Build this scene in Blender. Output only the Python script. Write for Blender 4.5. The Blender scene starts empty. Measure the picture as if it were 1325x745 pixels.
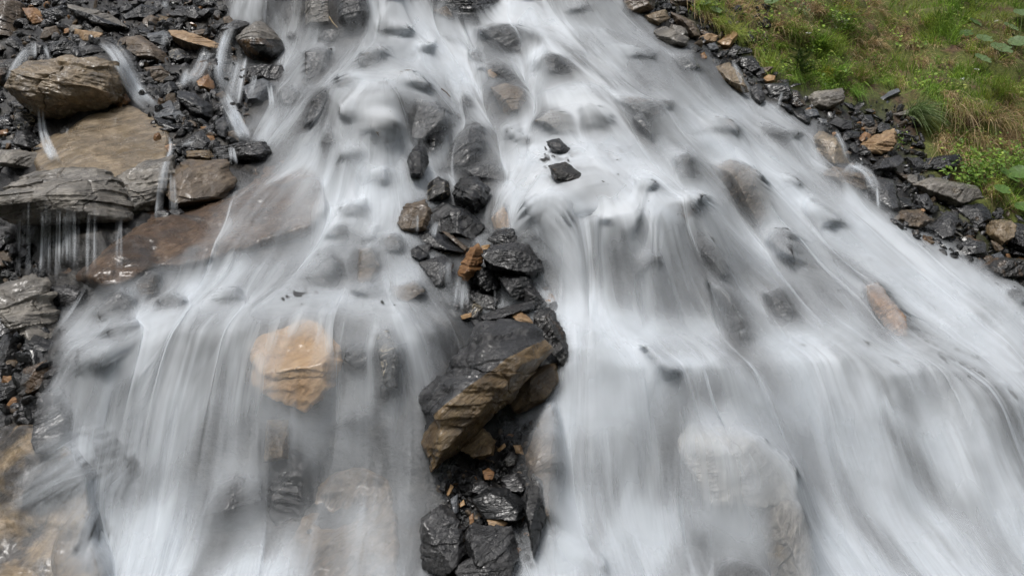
import bpy, math, random
import numpy as np
from mathutils.bvhtree import BVHTree
from mathutils import Vector

C = bpy.context.scene
# ------------------------------------------------------------------ camera
F, CX, CY, CAMZ = 1141.0, 662.5, 372.5, 1.6
cam_d = bpy.data.cameras.new('camera'); cam = bpy.data.objects.new('camera', cam_d)
C.collection.objects.link(cam)
cam.location = (0, 0, CAMZ); cam.rotation_euler = (math.radians(90), 0, 0)
cam_d.sensor_width = 36; cam_d.lens = 36 * F / 1325.0
cam_d.clip_end = 600; cam_d.clip_start = 0.05
C.camera = cam
# ------------------------------------------------------------------ light: bright overcast
W = bpy.data.worlds.new('World'); C.world = W; W.use_nodes = True
nt = W.node_tree; nt.nodes.clear()
sky = nt.nodes.new('ShaderNodeTexSky'); sky.sky_type = 'NISHITA'; sky.sun_disc = False
SUN_EL, SUN_AZ = math.radians(66), math.radians(215)
sky.sun_elevation = SUN_EL; sky.sun_rotation = SUN_AZ
sky.air_density = 1.0; sky.dust_density = 4.0
hs = nt.nodes.new('ShaderNodeHueSaturation'); hs.inputs['Saturation'].default_value = 0.30
bg = nt.nodes.new('ShaderNodeBackground'); bg.inputs['Strength'].default_value = 0.10
wo = nt.nodes.new('ShaderNodeOutputWorld')
nt.links.new(sky.outputs[0], hs.inputs['Color']); nt.links.new(hs.outputs[0], bg.inputs[0]); nt.links.new(bg.outputs[0], wo.inputs[0])
sd = bpy.data.lights.new('sun', 'SUN'); sd.energy = 1.5; sd.angle = math.radians(14); sd.color = (1.0, 0.97, 0.93)
sun = bpy.data.objects.new('sun', sd); C.collection.objects.link(sun)
# sun_rotation 0 = +Y, clockwise seen from above
sdir = Vector((math.sin(SUN_AZ) * math.cos(SUN_EL), math.cos(SUN_AZ) * math.cos(SUN_EL), math.sin(SUN_EL)))
sun.rotation_euler = sdir.to_track_quat('Z', 'Y').to_euler()
C.view_settings.view_transform = 'Standard'; C.view_settings.look = 'None'
C.view_settings.gamma = 1; C.view_settings.use_curve_mapping = False
C.view_settings.exposure = 0.46
C.render.engine = 'CYCLES'
C.cycles.use_denoising = True
C.cycles.use_adaptive_sampling = True; C.cycles.adaptive_threshold = 0.03
C.cycles.max_bounces = 5; C.cycles.diffuse_bounces = 3; C.cycles.glossy_bounces = 2
C.cycles.transmission_bounces = 4; C.cycles.transparent_max_bounces = 28
C.cycles.sample_clamp_indirect = 6

# ------------------------------------------------------------------ numeric helpers
def h3(ix, iy, iz, s):
    n = (ix * 374761393 + iy * 668265263 + iz * 2147483647 * 3 + iz * 1274126177 + s * 974634777) & 0x7fffffff
    n = ((n ^ (n >> 13)) * 1274126177) & 0x7fffffff
    n = ((n ^ (n >> 16)) * 668265263) & 0x7fffffff
    return ((n ^ (n >> 15)) & 0xffff) / 65535.0
def vnoise(P, s=0):
    P = np.asarray(P, float)
    I = np.floor(P).astype(np.int64); f = P - I; f = f * f * f * (f * (f * 6 - 15) + 10)
    x, y, z = I[..., 0], I[..., 1], I[..., 2]
    def g(a, b, c): return h3(x + a, y + b, z + c, s)
    fx, fy, fz = f[..., 0], f[..., 1], f[..., 2]
    a = g(0,0,0) * (1-fx) + g(1,0,0) * fx; b = g(0,1,0) * (1-fx) + g(1,1,0) * fx
    c = g(0,0,1) * (1-fx) + g(1,0,1) * fx; d = g(0,1,1) * (1-fx) + g(1,1,1) * fx
    return ((a * (1-fy) + b * fy) * (1-fz) + (c * (1-fy) + d * fy) * fz) * 2 - 1
def fbm(P, o=4, s=0, gain=.5):
    P = np.asarray(P, float); v = 0; a = 1.0; t = 0
    for k in range(o):
        v = v + a * vnoise(P * 2.03 ** k + 17.3 * k, s + k); t += a; a *= gain
    return v / t
def ridged(P, o=3, s=0):
    P = np.asarray(P, float); v = 0; a = 1.0; t = 0
    for k in range(o):
        v = v + a * (1 - np.abs(vnoise(P * 2.1 ** k + 11.7 * k, s + k)) * 2); t += a; a *= .5
    return v / t
def sstep(a, b, x):
    t = np.clip((x - a) / (b - a), 0, 1); return t * t * (3 - 2 * t)
def blur(A, n, axis):
    if n < 1: return A
    k = np.exp(-0.5 * (np.arange(-3 * n, 3 * n + 1) / n) ** 2); k /= k.sum()
    r = len(k) // 2; pad = [(0, 0)] * A.ndim; pad[axis] = (r, r)
    B = np.pad(A, pad, mode='edge'); out = np.zeros_like(A, dtype=float)
    for i, w in enumerate(k):
        sl = [slice(None)] * A.ndim; sl[axis] = slice(i, i + A.shape[axis]); out += w * B[tuple(sl)]
    return out
def blur2(A, n): return blur(blur(A, n, 0), n, 1)
def inpoly(px, py, poly):
    px = np.asarray(px, float); py = np.asarray(py, float); c = np.zeros(px.shape, bool); n = len(poly)
    for i in range(n):
        x1, y1 = poly[i]; x2, y2 = poly[(i + 1) % n]
        if y1 == y2: continue
        m = ((y1 > py) != (y2 > py)) & (px < (x2 - x1) * (py - y1) / (y2 - y1) + x1); c ^= m
    return c
def pts(s): return [tuple(float(v) for v in p.split(",")) for p in s.split()] if isinstance(s, str) else list(s)

def mesh_obj(name, V, Fc, mats=(), mi=None, smooth=True, loc=(0, 0, 0), parent=None):
    me = bpy.data.meshes.new(name)
    V = np.asarray(V, dtype=np.float32)
    if isinstance(Fc, np.ndarray):
        n = Fc.shape[1]; me.vertices.add(len(V)); me.vertices.foreach_set('co', V.ravel())
        me.loops.add(Fc.size); me.loops.foreach_set('vertex_index', Fc.ravel().astype(np.int32))
        me.polygons.add(len(Fc)); me.polygons.foreach_set('loop_start', (np.arange(len(Fc)) * n).astype(np.int32))
        if mi is not None: me.polygons.foreach_set('material_index', np.asarray(mi, np.int32))
        me.update(calc_edges=True)
    else:
        me.from_pydata(V.tolist(), [], Fc)
    me.polygons.foreach_set('use_smooth', np.full(len(me.polygons), smooth, bool))
    for m in mats: me.materials.append(m)
    o = bpy.data.objects.new(name, me); o.location = loc
    C.collection.objects.link(o)
    if parent: o.parent = parent
    return o
def tag(o, label=None, cat=None, group=None, kind=None):
    if label: o['label'] = label
    if cat: o['category'] = cat
    if group: o['group'] = group
    if kind: o['kind'] = kind
    return o
def empty(name, loc):
    o = bpy.data.objects.new(name, None); o.location = loc; C.collection.objects.link(o); return o

# ------------------------------------------------------------------ the slope: distance from the viewpoint over the hillside
GS = 5.0
GX = np.arange(-700, 2021, GS); GY = np.arange(-520, 1101, GS)
PX, PY = np.meshgrid(GX, GY)                     # rows: py, columns: px
BANK = pts('800,-600 850,-40 905,8 940,42 975,80 1030,112 1095,132 1165,150 1185,205 1210,255 1262,290 1345,330 1500,380 1800,480 2100,600 2100,-600')
jx = (GX - CX) / F
slope = 0.871 - 0.34 * np.maximum(jx, 0) - 0.10 * np.maximum(-jx, 0)
slope = np.maximum(slope, .52)
rho = 1 / (F * np.maximum(slope[None, :] - (CY - PY) / F, .22))
LED = [('20,480 150,425 330,398 450,398 560,425', 235, .68), ('720,460 850,448 960,475 1010,560', 200, .72),
       ('640,252 760,236 900,262', 140, .7), ('420,118 560,122', 130, .75), ('270,-30 500,-30', 72, .85),
       ('-60,268 165,282', 80, .6), ('990,480 1100,450 1340,500', 190, .65), ('690,-55 810,-50', 85, .85), ('400,255 520,265', 60, .4)]
mul = np.ones_like(PX)
for pl, drop, st in LED:
    q = pts(pl); xs = [p[0] for p in q]; ys = [p[1] for p in q]
    yt = np.interp(GX, xs, ys) + 20 * vnoise(np.stack([GX / 55, GX * 0, GX * 0], -1), 5)
    wob = 30 * vnoise(np.stack([PY / 50, PX * 0, PX * 0 + xs[0]], -1), 6)
    inx = sstep(xs[0] - 70, xs[0] + 70, PX + wob) * (1 - sstep(xs[-1] - 70, xs[-1] + 70, PX + wob))
    wall = sstep(yt - 5, yt + 5, PY) * (1 - sstep(yt + drop - 15, yt + drop + 15, PY)) * inx
    tread = sstep(yt - 60, yt - 30, PY) * (1 - sstep(yt - 10, yt + 4, PY)) * inx
    mul *= (1 - st * wall) * (1 + 1.6 * st * tread)
soil = inpoly(PX, PY, BANK).astype(float)
soilb = blur2(soil, 3)
mul *= 1 - .45 * soilb
i0, i1 = np.searchsorted(GY, 0), np.searchsorted(GY, 745)
base = (rho[i0:i1]).sum(0); got = (rho * mul)[i0:i1].sum(0)
norm = blur(base / got, 20, 0)
norm = np.clip(norm, .75, 1.35)
rate = rho * (1 + (mul * norm[None, :] - 1) * sstep(-300, -60, PY))
lnY = np.cumsum(rate[::-1] * GS, 0)[::-1]
ib = np.searchsorted(GY, 745)
Yb = 5.99 / (slope + .3265)
YT = np.exp(lnY - lnY[ib][None, :]) * blur(Yb, 10, 0)[None, :]
YT = np.minimum(blur(blur2(YT, 1.2), 3, 1), 160)
def bil(A, px, py, x0=None, y0=None, g=None):
    x0 = GX[0] if x0 is None else x0; y0 = GY[0] if y0 is None else y0; g = g or GS
    u = np.clip((np.asarray(px, float) - x0) / g, 0, A.shape[1] - 1.001); v = np.clip((np.asarray(py, float) - y0) / g, 0, A.shape[0] - 1.001)
    iu = u.astype(int); iv = v.astype(int); fu = u - iu; fv = v - iv
    return (A[iv, iu] * (1-fu) + A[iv, iu+1] * fu) * (1-fv) + (A[iv+1, iu] * (1-fu) + A[iv+1, iu+1] * fu) * fv
def at(px, py, Y=None):
    Y = bil(YT, px, py) if Y is None else Y
    return np.stack([(np.asarray(px) - CX) / F * Y, Y * np.ones_like(np.asarray(px, float)), (CY - np.asarray(py)) / F * Y + CAMZ], -1)

# ------------------------------------------------------------------ materials
def nodes(m):
    m.use_nodes = True; n = m.node_tree; n.nodes.clear(); return n
class NB:
    def __init__(s, m): s.t = nodes(m)
    def n(s, typ, **k):
        x = s.t.nodes.new('ShaderNode' + typ)
        for a, b in k.items(): setattr(x, a, b)
        return x
    def l(s, a, b): s.t.links.new(a, b)
    def ramp(s, fac, stops):
        r = s.n('ValToRGB'); e = r.color_ramp.elements
        while len(e) < len(stops): e.new(.5)
        for x, (p, c) in zip(e, stops): x.position = p; x.color = (*c, 1) if len(c) == 3 else c
        s.l(fac, r.inputs[0]); return r.outputs[0]
    def noise(s, vec, scale, detail=4, rough=.55, dist=0):
        x = s.n('TexNoise'); x.inputs['Scale'].default_value = scale; x.inputs['Detail'].default_value = detail
        x.inputs['Roughness'].default_value = rough; x.inputs['Distortion'].default_value = dist
        s.l(vec, x.inputs['Vector']); return x.outputs['Fac']
    def mix(s, fac, a, b, mode='MIX'):
        x = s.n('Mix', data_type='RGBA', blend_type=mode)
        for sock, v in ((x.inputs[0], fac), (x.inputs[6], a), (x.inputs[7], b)):
            if hasattr(v, 'is_output'): s.l(v, sock)
            elif isinstance(v, tuple): sock.default_value = (*v, 1)
            else: sock.default_value = v
        return x.outputs[2]
    def math(s, op, a, b=0.0):
        x = s.n('Math', operation=op)
        for sock, v in ((x.inputs[0], a), (x.inputs[1], b)):
            if hasattr(v, 'is_output'): s.l(v, sock)
            else: sock.default_value = v
        return x.outputs[0]

def rock_mat(name, dark, mid, light, rust=None, vein=None, rough=(.22, .5), strata=5.0, scale=1.0, spec=.5, rustamt=.58, bump=1.0):
    m = bpy.data.materials.new(name); b = NB(m)
    tc = b.n('TexCoord'); oi = b.n('ObjectInfo')
    off = b.n('VectorMath', operation='SCALE'); off.inputs[0].default_value = (37, 53, 71); b.l(oi.outputs['Random'], off.inputs['Scale'])
    rot = b.n('VectorRotate', rotation_type='AXIS_ANGLE'); rot.inputs['Axis'].default_value = (.25, .9, .35)
    b.l(tc.outputs['Object'], rot.inputs['Vector'])
    b.l(b.math('MULTIPLY_ADD', oi.outputs['Random'], 1.3), rot.inputs['Angle'])
    add = b.n('VectorMath', operation='ADD'); b.l(rot.outputs[0], add.inputs[0]); b.l(off.outputs[0], add.inputs[1])
    v = add.outputs[0]
    mp = b.n('Mapping'); mp.inputs['Scale'].default_value = (1, 1, strata); b.l(v, mp.inputs['Vector']); vs = mp.outputs[0]
    big = b.noise(v, 4.5 * scale, 5, .6); st = b.noise(vs, 7 * scale, 7, .65, .4); fine = b.noise(v, 45 * scale, 4, .6)
    f = b.math('ADD', b.math('MULTIPLY', big, .45), b.math('ADD', b.math('MULTIPLY', st, .4), b.math('MULTIPLY', fine, .15)))
    col = b.ramp(f, [(.36, dark), (.5, mid), (.63, light)])
    if rust:
        rn = b.noise(v, 3.2 * scale, 5, .62, .6)
        col = b.mix(b.ramp(rn, [(rustamt - .05, (0, 0, 0)), (rustamt + .09, (1, 1, 1))]), col, rust)
    if vein:
        vn = b.noise(vs, 2.6 * scale, 5, .6, 1.2)
        vv = b.ramp(b.math('ABSOLUTE', b.math('SUBTRACT', vn, .56)), [(.0, (1, 1, 1)), (.022, (0, 0, 0))])
        col = b.mix(b.math('MULTIPLY', vv, .8), col, vein)
    # grains
    vo = b.n('TexVoronoi'); vo.inputs['Scale'].default_value = 120 * scale; b.l(v, vo.inputs['Vector'])
    col = b.mix(.35, col, b.mix(b.ramp(vo.outputs['Distance'], [(.2, (.6, .6, .6)), (.7, (1.25, 1.25, 1.25))]), (.0, .0, .0), col, 'MULTIPLY')) if False else col
    p = b.n('BsdfPrincipled'); b.l(col, p.inputs['Base Color'])
    wet = b.noise(v, 6 * scale, 3, .5)
    rr = b.n('MapRange'); b.l(wet, rr.inputs[0]); rr.inputs[1].default_value = .38; rr.inputs[2].default_value = .62
    rr.inputs[3].default_value = rough[0]; rr.inputs[4].default_value = rough[1]; b.l(rr.outputs[0], p.inputs['Roughness'])
    p.inputs['Specular IOR Level'].default_value = spec
    cw = b.n('MapRange'); b.l(wet, cw.inputs[0]); cw.inputs[1].default_value = .62; cw.inputs[2].default_value = .42; cw.inputs[3].default_value = 0; cw.inputs[4].default_value = .4
    b.l(cw.outputs[0], p.inputs['Coat Weight']); p.inputs['Coat Roughness'].default_value = .17
    hgt = b.math('ADD', b.math('MULTIPLY', st, 1.0), b.math('ADD', b.math('MULTIPLY', fine, .25), b.math('MULTIPLY', big, .5)))
    bp = b.n('Bump'); bp.inputs['Strength'].default_value = .75 * bump; bp.inputs['Distance'].default_value = .03 / scale ** .5
    b.l(hgt, bp.inputs['Height']); b.l(bp.outputs[0], p.inputs['Normal'])
    o = b.n('OutputMaterial'); b.l(p.outputs[0], o.inputs[0]); return m
M = {}
M['black'] = rock_mat('wet_black_slate', (0.0033, 0.0037, 0.0041), (0.0082, 0.0086, 0.0094), (0.0225, 0.0234, 0.0246), vein=None, rough=(.10, .36), strata=4)
M['slate'] = rock_mat('wet_grey_slate', (0.0111, 0.0112, 0.0120), (0.0277, 0.0276, 0.0290), (0.0677, 0.0675, 0.0682), rough=(.13, .42), strata=4)
M['blue'] = rock_mat('blue_grey_slate', (0.0342, 0.0380, 0.0429), (0.0731, 0.0800, 0.0897), (0.1365, 0.1463, 0.1608), rough=(.35, .6), strata=3)
M['mixed'] = rock_mat('rusty_dark_slate', (0.0071, 0.0071, 0.0071), (0.0176, 0.0171, 0.0164), (0.0499, 0.0469, 0.0422), rust=(.11, .062, .026), rough=(.12, .42), strata=5, rustamt=.56)
M['cream'] = rock_mat('cream_veined_slate', (0.0065, 0.0065, 0.0065), (0.0162, 0.0162, 0.0162), (0.0487, 0.0461, 0.0407), vein=(.5, .43, .31), rough=(.13, .42), strata=3, scale=1.4)
M['brown'] = rock_mat('brown_schist', (0.0337, 0.0243, 0.0161), (0.0956, 0.0689, 0.0446), (0.2137, 0.1620, 0.1113), rust=(.13, .085, .04), rough=(.28, .55), strata=5, rustamt=.6)
M['olive'] = rock_mat('grey_olive_schist', (0.0593, 0.0445, 0.0271), (0.1779, 0.1337, 0.0834), (0.3706, 0.2864, 0.1912), rust=(.15, .105, .05), rough=(.25, .5), strata=4, rustamt=.6)
M['grey'] = rock_mat('grey_schist', (0.0505, 0.0460, 0.0394), (0.1515, 0.1382, 0.1195), (0.3156, 0.2895, 0.2507), rust=(.14, .105, .06), rough=(.25, .5), strata=5, rustamt=.66)
M['tan'] = rock_mat('tan_schist', (.15, .09, .045), (.33, .215, .115), (.5, .36, .22), rough=(.35, .6), strata=5, rust=(.22, .13, .06), rustamt=.6)
M['pale'] = rock_mat('pale_sandy_stone', (0.2112, 0.1190, 0.0480), (0.3696, 0.2253, 0.1000), (0.4576, 0.3060, 0.1600), rough=(.4, .65), strata=3, rust=(.35, .21, .1), rustamt=.62)
M['ash'] = rock_mat('pale_grey_stone', (.13, .125, .115), (.24, .23, .21), (.42, .39, .34), rough=(.3, .55), strata=3)
M['rustbed'] = rock_mat('rusty_bedded_rock', (.03, .018, .01), (.10, .06, .035), (.21, .14, .09), rough=(.2, .5), strata=9, rust=(.045, .035, .03), rustamt=.54, bump=1.4)
M['rust'] = rock_mat('rust_orange_stone', (.09, .042, .016), (.24, .12, .045), (.42, .25, .12), rough=(.3, .6), strata=6)
M['gold'] = rock_mat('golden_brown_schist', (0.0350, 0.0220, 0.0100), (0.1300, 0.0850, 0.0380), (0.2600, 0.1850, 0.0950), rough=(.25, .55), strata=8, rust=(.06, .04, .02), rustamt=.55)
M['bed'] = rock_mat('golden_wet_bedrock', (0.1100, 0.0825, 0.0495), (0.2600, 0.1940, 0.1215), (0.4200, 0.3298, 0.2160), rough=(.2, .5), strata=2, rust=(.055, .05, .046), rustamt=.47, scale=.7)
# ------------------------------------------------------------------ rocks
_ico = {}
def ico(n):
    if n in _ico: return _ico[n]
    t = (1 + 5 ** .5) / 2
    V = [(-1,t,0),(1,t,0),(-1,-t,0),(1,-t,0),(0,-1,t),(0,1,t),(0,-1,-t),(0,1,-t),(t,0,-1),(t,0,1),(-t,0,-1),(-t,0,1)]
    Fs = [(0,11,5),(0,5,1),(0,1,7),(0,7,10),(0,10,11),(1,5,9),(5,11,4),(11,10,2),(10,7,6),(7,1,8),(3,9,4),(3,4,2),(3,2,6),(3,6,8),(3,8,9),(4,9,5),(2,4,11),(6,2,10),(8,6,7),(9,8,1)]
    V = [np.array(v, float) / np.linalg.norm(v) for v in V]
    for _ in range(n):
        mid = {}; nf = []
        def m(a, b):
            k = (min(a, b), max(a, b))
            if k not in mid:
                v = V[a] + V[b]; V.append(v / np.linalg.norm(v)); mid[k] = len(V) - 1
            return mid[k]
        for a, b, c in Fs:
            x, y, z = m(a, b), m(b, c), m(c, a); nf += [(a, x, z), (b, y, x), (c, z, y), (x, y, z)]
        Fs = nf
    _ico[n] = (np.array(V), np.array(Fs)); return _ico[n]
def hull(P):
    P = sorted(set(P))
    def half(Q):
        h = []
        for p in Q:
            while len(h) > 1 and (h[-1][0]-h[-2][0])*(p[1]-h[-2][1]) - (h[-1][1]-h[-2][1])*(p[0]-h[-2][0]) <= 0: h.pop()
            h.append(p)
        return h
    a, b = half(P), half(P[::-1]); return a[:-1] + b[:-1]
ROCKS = []       # (object, polygon, dry)
SEED = [7]
def rock(name, mat, poly, label, group, dry=1.0, thick=.8, push=.3, shear=.5, edge=None, mat2=None, sharp=None, rough=1.0, lift=0.0, cat=None, strata_dir=None, dp=None, dbase=.3):
    SEED[0] += 1; sd_ = SEED[0]; rng = np.random.RandomState(sd_ * 31 % 99991)
    H = hull(pts(poly) if isinstance(poly, str) else poly)
    A = np.array(H); cx, cy = A.mean(0)
    x0, y0 = A.min(0); x1, y1 = A.max(0); cx = (cx + (x0 + x1) / 2) / 2; cy = (cy + (y0 + y1) / 2) / 2
    Yt = float(bil(YT, cx, cy)); hw, hh = (x1 - x0) / 2 * Yt / F, (y1 - y0) / 2 * Yt / F
    mn = min(hw, hh); mx = max(hw, hh)
    Yc = Yt - push * hh - lift
    s = Yc / F
    Q = np.stack([(A[:, 0] - cx) * s, -(A[:, 1] - cy) * s], 1)     # local x, z
    T = thick * (mn * .7 + mx * .3); Tb = T + 1.2 * mn
    N = []
    n = len(Q)
    for i in range(n):
        p, q = Q[i], Q[(i + 1) % n]; e = q - p; L = np.hypot(*e)
        if L < 1e-6: continue
        nn = np.array([e[1], -e[0]]) / L
        if nn @ (p + q) < 0: nn = -nn
        d = nn @ p
        for t in ((-rng.uniform(.12, .75) if nn[1] > -.3 else -rng.uniform(0, .4)), rng.uniform(.1, .5)):
            v = np.array([nn[0], t, nn[1]]); k = np.linalg.norm(v); N.append((v / k, max(d, .08 * mn) / k))
    if edge is not None:
        (ex1, ey1), (ex2, ey2) = edge
        e = np.array([(ex2 - ex1), 0, -(ey2 - ey1)], float); e /= np.linalg.norm(e)
        up = np.array([-e[2], 0, e[0]]); up = up if up[2] > 0 else -up
        pt = np.array([((ex1 + ex2) / 2 - cx) * s, -T, -((ey1 + ey2) / 2 - cy) * s])
        nt_ = .62 * up + np.array([0, -.78, 0]); nf = -.35 * up + np.array([0, -.93, 0])
        for v in (nt_, nf):
            v = v / np.linalg.norm(v); N.append((v, max(v @ pt, .15 * mn)))
    else:
        for k in range(3):
            v = np.array([rng.uniform(-.6, .6), -1, rng.uniform(-.35, .75)]); v /= np.linalg.norm(v)
            N.append((v, T * rng.uniform(.75, 1.0)))
        v = np.array([0, -.65, .75]); N.append((v / np.linalg.norm(v), (.55 * hh + .6 * T) * rng.uniform(.75, .95)))
    N.append((np.array([0, 1., 0]), Tb))
    pxs = max(x1 - x0, y1 - y0)
    lvl = 3 if pxs < 16 else 4 if pxs < 38 else 5 if pxs < 130 else 6
    D, Fc = ico(lvl)
    D = D * np.array([hw, (T + Tb) / 2, hh]) ; D = D / np.linalg.norm(D, axis=1)[:, None]
    nv = np.array([a for a, _ in N]); dv = np.array([b for _, b in N])
    pw = sharp or rng.uniform(22, 60)
    G = np.maximum(D @ nv.T, 0) / dv[None, :]
    r = (G ** pw).sum(1) ** (-1 / pw) * 1.03
    P = D * r[:, None]
    # bedding chips and weathering
    ax = rng.normal(size=3) * .35 + (np.array([-.25, .1, 1]) if strata_dir is None else np.array(strata_dir)); ax /= np.linalg.norm(ax)
    al = P @ ax
    R0 = (mn * .6 + mx * .4)
    Pn = P / R0 + sd_ * 3.7
    St = Pn * .7 + (al / R0 * 4.0)[:, None] * ax
    disp = .055 * fbm(Pn * 1.7, 3, sd_) + .05 * fbm(St * 1.6, 4, sd_ + 50) + .03 * ridged(Pn * 3.1, 3, sd_ + 90) + .014 * fbm(Pn * 9, 3, sd_ + 120)
    lay = al / R0 * rng.uniform(5, 9) + 1.1 * fbm(Pn * 1.2, 2, sd_ + 33)
    li = np.floor(lay); lf = lay - li; hsh = lambda i: (np.sin(i * 12.9898 + sd_) * 43758.5453) % 1.0
    disp += .055 * ((hsh(li) * (1 - sstep(.8, 1, lf)) + hsh(li + 1) * sstep(.8, 1, lf)) - .5) * (.4 + 1.2 * (vnoise(Pn * 1.1, sd_ + 61) > -.1))
    crack = ridged(Pn * 1.3 + .4 * fbm(Pn * 2, 2, sd_ + 5)[:, None], 1, sd_ + 7)
    disp -= .03 * sstep(.88, 1.0, crack)
    P = P + D * (disp * R0 * rough)[:, None]
    P[:, 1] += shear * P[:, 2]
    loc = np.array([(cx - CX) * s, Yc, (CY - cy) * s + CAMZ])
    mats = [M[mat]]; mi = None
    if mat2:
        mats.append(M[mat2]); fn = np.cross(P[Fc[:, 1]] - P[Fc[:, 0]], P[Fc[:, 2]] - P[Fc[:, 0]])
        fc = P[Fc].mean(1); gg = ((D[Fc].mean(1)) @ nv.T) / dv[None, :]
        ie = 2 * n if edge is not None else 0
        top = (gg[:, ie] > gg[:, ie + 1]) if edge is not None else (fn[:, 2] > .3 * np.linalg.norm(fn, axis=1))
        if edge is not None:                                   # sides take the colour of the half they are on
            c = D[Fc].mean(1) * np.mean(r); e0 = np.array([-(e[2]), 0, e[0]]); e0 = e0 if e0[2] > 0 else -e0
            top = (fc - pt) @ e0 - .0 > -.12 * (fc[:, 1] + T) * 0
            top = gg[:, ie] > gg[:, ie + 1]
        mi = np.where(top, 0, 1)
    o = mesh_obj(name, P, Fc, mats, mi, True, loc)
    o.data.set_sharp_from_angle(angle=math.radians(38)) if hasattr(o.data, 'set_sharp_from_angle') else None
    tag(o, label, cat or name.replace('_', ' '), group)
    if dp: ROCKS.append((o, H, dbase)); ROCKS.append((o, pts(dp), dry))
    else: ROCKS.append((o, H, dry))
    return o
GL = 'rocks beside the cascade on the left'; GC = 'rocks of the pile in midstream'
GW = 'rocks washed over by the stream'; GB = 'stones at the foot of the grassy bank'
def R(g, rows, **kw):
    for r in rows:
        k = dict(kw); k.update(r[4] if len(r) > 4 else {})
        if g == GW and k.get('dry', 1) >= .7 and 'dp' not in k:
            h = np.array(pts(r[2])); m_ = (h.min(0) + h.max(0)) / 2; e_ = (h.max(0) - h.min(0)) / 2
            k['dp'] = [tuple(p) for p in m_ + (h - m_) * .78 + np.array([0, -.2 * e_[1]])]; k['dbase'] = .3
        rock(r[0], r[1], r[2], r[3], g, **k)
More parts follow.
